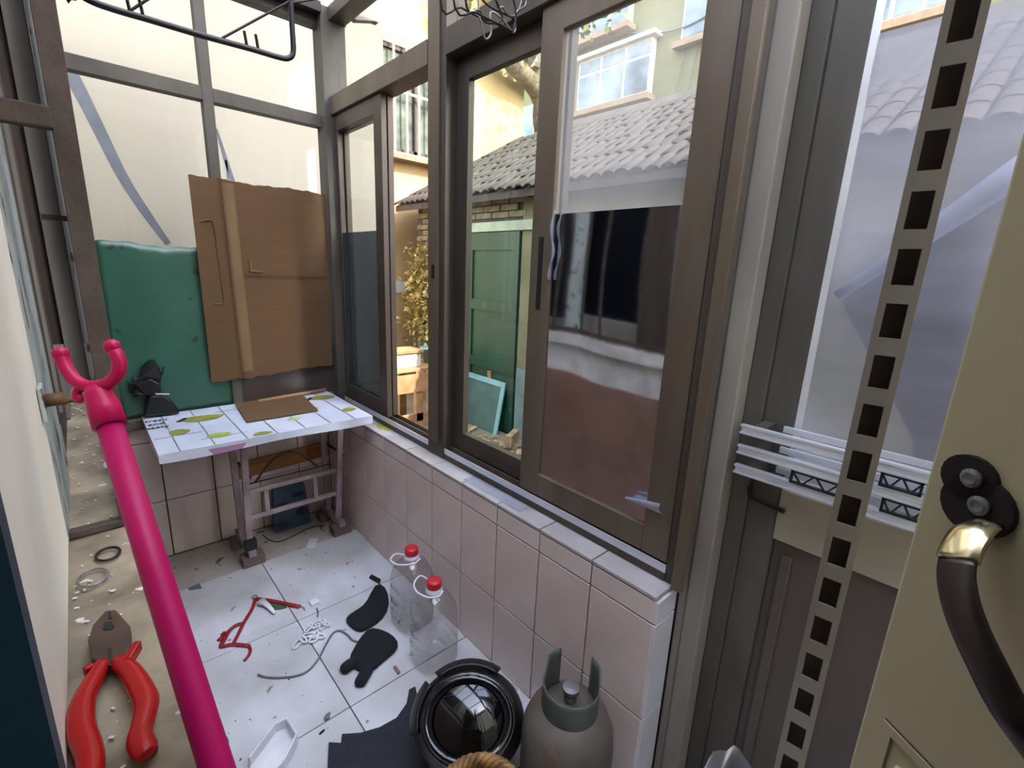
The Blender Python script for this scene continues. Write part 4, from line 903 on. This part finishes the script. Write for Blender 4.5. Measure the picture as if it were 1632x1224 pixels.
# apartment block
AX = 8.5
ap = thing('apartment_block', 'tall pale yellow green apartment block behind the tiled roofs', 'building', (AX+2, 3, GZ))
MB().box(AX, AX+4, -9, 10.2, GZ, 13).build('walls', 'building', ap)
def awin(y0, y1, z0, z1, nx=3, box=.0, ledge=True):
    w_ = MB().box(AX-.02-box, AX+.01, y0, y1, z0, z1).build('window', 'whitebar', ap)
    hd = z0+(z1-z0)*.70
    for i in range(nx):
        a, b = y0+(y1-y0)*i/nx+.03, y0+(y1-y0)*(i+1)/nx-.03
        MB().box(AX-.028-box, AX-.018-box, a, b, z0+.05, hd-.03).build('pane', 'winglass', w_)
        MB().box(AX-.028-box, AX-.018-box, a, b, hd+.02, z1-.05).build('pane', 'winglass', w_)
    if ledge: MB().box(AX-.16-box, AX, y0-.08, y1+.08, z0-.12, z0-.02).build('window_ledge', 'red_tile', ap)
    if box: MB().box(AX-.12-box, AX, y0-.10, y1+.10, z1, z1+.07).build('window_hood', 'whitebar', ap)
awin(5.62, 7.35, 4.72, 5.66, 3, .12); awin(4.62, 5.12, 5.45, 6.6, 1); awin(6.2, 8.0, 6.05, 7.1, 4, .12); awin(8.75, 9.5, 6.05, 7.0, 2); awin(1.35, 2.72, 4.82, 6.1, 4); awin(-.6, .5, 4.82, 6.1, 3); awin(8.75, 9.6, 4.3, 5.2, 2)
MB().tube(spline([(AX-.05, 6.2, 5.9), (AX-.05, 5.6, 5.72), (AX-.05, 5.0, 5.66), (AX-.05, 4.2, 5.8)], 5), .012, 6).build('cable', 'cable', ap)
for y in (4.95, 4.72): MB().tube([(AX-.03, y+.05, 5.4), (AX-.03, y+.2, 4.4)], .010, 6).build('cable', 'cable', ap)
# shed with tiled roof
SX = 3.0
sh = thing('tiled_shed', 'low brick and render shed with green door and wavy tile eaves', 'shed', (SX+1, 2.5, GZ))
MB().box(SX+.012, SX+2.5, -3.5, 4.95, GZ, 2.05).build('wall_body', 'brickdark', sh)
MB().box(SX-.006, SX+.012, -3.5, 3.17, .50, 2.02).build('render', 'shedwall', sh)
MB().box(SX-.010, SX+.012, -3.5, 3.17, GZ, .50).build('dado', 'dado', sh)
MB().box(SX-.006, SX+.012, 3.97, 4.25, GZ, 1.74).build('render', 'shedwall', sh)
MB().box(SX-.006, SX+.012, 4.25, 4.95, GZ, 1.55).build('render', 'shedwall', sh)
MB().box(SX-.03, SX+.012, 3.02, 3.98, 1.75, 1.835).build('lintel', 'lintel', sh)
for r in range(9):
    z = 1.585+r*.062
    if z > 2.04: break
    for k in range(9):
        y = 4.83-k*.245-(.12 if r % 2 else 0)
        lo = 3.2 if z > 1.86 else 4.2
        if y < lo: continue
        piece('brick', 'brick', sh, (SX+.004, y, z), (.024, .232, .052), cut=.004, jit=.003)
dr = MB().box(SX-.004, SX+.011, 3.185, 3.96, GZ+.01, 1.745).build('door', 'greendoor', sh)
for (y0, y1, z0, z1) in ((3.19, 3.27, GZ+.02, 1.74), (3.87, 3.955, GZ+.02, 1.74), (3.27, 3.87, 1.58, 1.74), (3.27, 3.87, 1.00, 1.10), (3.27, 3.87, .42, .52), (3.27, 3.87, GZ+.02, .06)):
    MB().box(SX-.022, SX-.004, y0, y1, z0, z1).build('door_rail', 'greendoor', dr)
MB().box(SX-.024, SX-.0045, 3.53, 3.58, .12, .40).build('bare_patch', 'oldwood', dr)
# roof
E0, EZ, SLP = SX-.18, 2.055, .56
sl_ = math.atan(SLP); ca, sa = math.cos(sl_), math.sin(sl_)
MB().prism([(E0, -3.6, EZ), (E0+2.35, -3.6, EZ+2.35*SLP), (E0+2.75, -3.6, EZ+1.95*SLP), (E0+2.75, -3.6, EZ+1.95*SLP-.06), (E0+2.35, -3.6, EZ+2.35*SLP-.06), (E0, -3.6, EZ-.06)], (0, 8.72, 0)).build('roof_deck', 'rooftile', sh)
tm = None
def tile_mesh():
    n = 8; vs = []; L = .29; W = .052; H = .028
    for e, (s, hh) in enumerate(((0, 1.0), (L, .85))):
        for i in range(n+1):
            a = math.pi*i/n; vs.append((s*ca-(H*math.sin(a)*hh)*sa, W*hh*math.cos(a), s*sa+(H*math.sin(a)*hh)*ca))
        for i in range(n+1):
            a = math.pi*i/n; vs.append((s*ca-((H-.014)*math.sin(a)*hh)*sa, (W-.014)*hh*math.cos(a), s*sa+((H-.014)*math.sin(a)*hh)*ca))
    k = n+1; fs = []
    for i in range(n): fs += [(i, i+1, 2*k+i+1, 2*k+i), (k+i+1, k+i, 3*k+i, 3*k+i+1), (i+1, i, k+i, k+i+1)]
    me = bpy.data.meshes.new('roof_tile'); me.from_pydata(vs, [], fs); me.update(); me.polygons.foreach_set('use_smooth', [True]*len(me.polygons)); me.materials.append(M['rooftile']); return me
TM = tile_mesh(); bb_ = np.array(WL[sh.name]); random.seed(9)
cnt = 0
for r in range(9):
    for k in range(34):
        if cnt >= 300: break
        s = r*.235; y = 5.04-k*.112+(.03 if r % 2 else 0)
        if r > 2 and k > 33: continue
        o = bpy.data.objects.new('roof_tile', TM); COL.objects.link(o); o.parent = sh; cnt += 1
        o.location = (E0-.03+s*ca-.012*sa*(r % 1)-bb_[0]+random.uniform(-.012, .012), y-bb_[1]+random.uniform(-.006, .006), EZ+.006+s*sa-bb_[2]+random.uniform(0, .008))
# far rows of the tiles as one part
fr = MB()
for r in range(9):
    for k in range(34, 76):
        s = r*.235; y = 5.04-k*.112; n = 6
        P0 = [(E0-.03+s*ca-.028*math.sin(math.pi*i/n)*sa, y+.052*math.cos(math.pi*i/n), EZ+.006+s*sa+.028*math.sin(math.pi*i/n)*ca) for i in range(n+1)]
        P1 = [(x+.33*ca, yy, z+.33*sa-.008) for x, yy, z in P0]
        fr.add(P0+P1, [(i, i+1, n+2+i, n+1+i) for i in range(n)])
o = fr.build('roof_tile_rows', 'rooftile', sh); o['kind'] = 'stuff'
# board leaning below the shed door, rubble
lp = thing('leaning_board', 'grey green board in a pale blue frame leaning against the shed door', 'board', (SX-.12, 3.75, GZ))
yb0, yb1 = 3.28, 4.10
def lb(y0, y1, z0, z1, o, m, nm):
    tl = .10
    P = [(SX-.03-(o+tl*(1-(z)/.55)), y, GZ+z) for y, z in ((y0, z0), (y1, z0), (y1, z1), (y0, z1))]
    MB().prism(P, (.014, 0, 0)).build(nm, m, lp)
lb(yb0+.05, yb1, .0, .47, .0, 'greyboard', 'panel'); lb(yb0, yb0+.05, .0, .52, .008, 'paleblue', 'frame_strip'); lb(yb0+.05, yb1, .47, .52, .008, 'paleblue', 'frame_strip')
random.seed(21)
rb = MB()
for i in range(240):
    y = random.uniform(2.3, 3.8); x = random.uniform(2.0, 2.80); r = random.uniform(.012, .04); a = random.random()*6
    rb.obox((x, y, GZ+r*.35), (r*math.cos(a), r*math.sin(a), r*.2), (-r*.7*math.sin(a), r*.7*math.cos(a), 0), (0, -.1*r, r*.45))
o = tag(rb.build('rubble', 'rubble'), 'broken brick rubble strewn on the ground before the shed', 'rubble'); o['kind'] = 'stuff'
c = on(812, 715, z=GZ)
for k, (dx, dy, rz, lab) in enumerate(((0, 0, .5, 'pale single brick standing on edge in the rubble'), (.10, -.16, 1.3, 'broken brick lying flat, right of the upright brick'))):
    ca_, sa_ = math.cos(rz), math.sin(rz); hz = .055 if k == 0 else .03
    tag(MB().obox((c[0]+.03+dx, c[1]+dy, GZ+.04+hz), (.11*ca_, .11*sa_, 0), (-.03*sa_, .03*ca_, 0), (0, 0, hz)).build('loose_brick', 'rubble', bevel=.004), lab, 'brick', 'bricks in the rubble')
# bench with planters by the shed corner
bn = thing('plant_bench', 'rough sunlit plank bench carrying planters by the shed corner', 'bench', (2.45, 4.1, GZ))
for i in range(4): MB().box(1.95, 2.80, 3.90+i*.11, 3.99+i*.11, .40, .43).build('plank', 'oldwood', bn, bevel=.004)
for x in (2.03, 2.38, 2.74):
    for y in (3.93, 4.26): MB().box(x-.04, x+.04, y-.03, y+.03, GZ, .40).build('leg', 'oldwood', bn, bevel=.004)
MB().box(1.98, 2.78, 3.885, 3.899, .20, .38).build('apron', 'oldwood', bn)
MB().box(2.0, 2.78, 3.90, 3.93, GZ+.08, GZ+.16).build('stretcher', 'oldwood', bn)
px_ = thing('foam_planter', 'grey white foam box planter on the plank bench', 'planter', (2.28, 4.07, .431))
MB().box(2.12, 2.44, 3.97, 4.18, .4305, .575).build('box', 'styro', px_, bevel=.008); MB().box(2.10, 2.46, 3.95, 4.20, .575, .60).build('lid', 'oldwood', px_)
tp_ = thing('teal_planter', 'round teal planter pot on the plank bench', 'planter', (2.63, 4.10, .431))
MB().lathe((2.63, 4.10, .4305), [(.07, 0), (.095, .14), (.105, .142), (.105, .16), (.085, .16), (.085, .145)], 20).build('pot', 'teapot', tp_, smooth=True)
# climbing plant
cp = thing('climbing_plant', 'dry yellow leafed climber growing up the shed corner', 'plant', (SX-.06, 4.75, GZ))
random.seed(33)
for k in range(4):
    P = [(SX-.03-.03*random.random(), 4.62+.08*k+.05*random.uniform(-1, 1), GZ+t*1.9) for t in np.linspace(0, 1, 8)]
    MB().tube(spline(P, 3), .008, 5).build('stem', 'bark', cp)
lf = MB()
for i in range(800):
    z = random.triangular(.45, 1.75, 1.0); y = 4.72+random.gauss(0, .16); x = SX-.05-abs(random.gauss(0, .07))
    a = Vector((random.uniform(-1, 1), random.uniform(-1, 1), random.uniform(-1, .2))).normalized(); b = a.cross(Vector((random.uniform(-1, 1), .3, 1))).normalized(); L = random.uniform(.05, .10)
    c = Vector((x, min(y, 5.1), z)); lf.add([c, c+a*L*.5+b*L*.28, c+a*L, c+a*L*.5-b*L*.28], [(0, 1, 2, 3)])
o = lf.build('foliage', 'leafdry', cp); o['kind'] = 'stuff'
# tree behind the shed
tr = thing('leaning_tree', 'leaning tree with pale bark rising behind the shed roof', 'tree', (5.62, 5.4, GZ))
t1, t0 = np.array(on(797, 70, x=4.2)), np.array(on(862, 162, x=5.15))
P = [(5.62, 5.4, GZ), (5.60, 5.4, 1.2), (5.50, 5.38, 2.6), tuple(t0), tuple(t1), (4.32, t1[1]+.12, t1[2]+.8), (4.28, t1[1]+.15, t1[2]+1.8)]
MB().tube(spline(P, 6), [.2]*8+[.16]*10+[.115]*12+[.08]*7, 12).build('trunk', 'bark', tr, smooth=True)
br = [((0, 0, 0), (4.3, 4.8, 4.5), (3.9, 4.6, 4.9)), ((0, 0, 0), (4.7, 4.8, 4.9), (4.6, 4.5, 5.3)), ((0, 0, 0), (4.75, 4.7, 4.3), (4.8, 4.4, 4.5))]
for b_ in br: MB().tube(spline([tuple(t0*.5+t1*.5)]+list(b_[1:]), 5), [.035]*6+[.02]*5, 6).build('branch', 'bark', tr, smooth=True)
lf = MB(); random.seed(44)
for i in range(1500):
    y = random.uniform(3.9, 5.1); x = random.uniform(3.5, 5.3); z = random.uniform(4.25, 6.4)
    a = Vector((random.uniform(-1, 1), random.uniform(-1, 1), random.uniform(-.8, .4))).normalized(); b = a.cross(Vector((random.uniform(-1, 1), .3, 1))).normalized(); L = random.uniform(.07, .15)
    c = Vector((x, y, z)); lf.add([c, c+a*L*.5+b*L*.3, c+a*L, c+a*L*.5-b*L*.3], [(0, 1, 2, 3)])
o = lf.build('foliage', 'leaf', tr); o['kind'] = 'stuff'
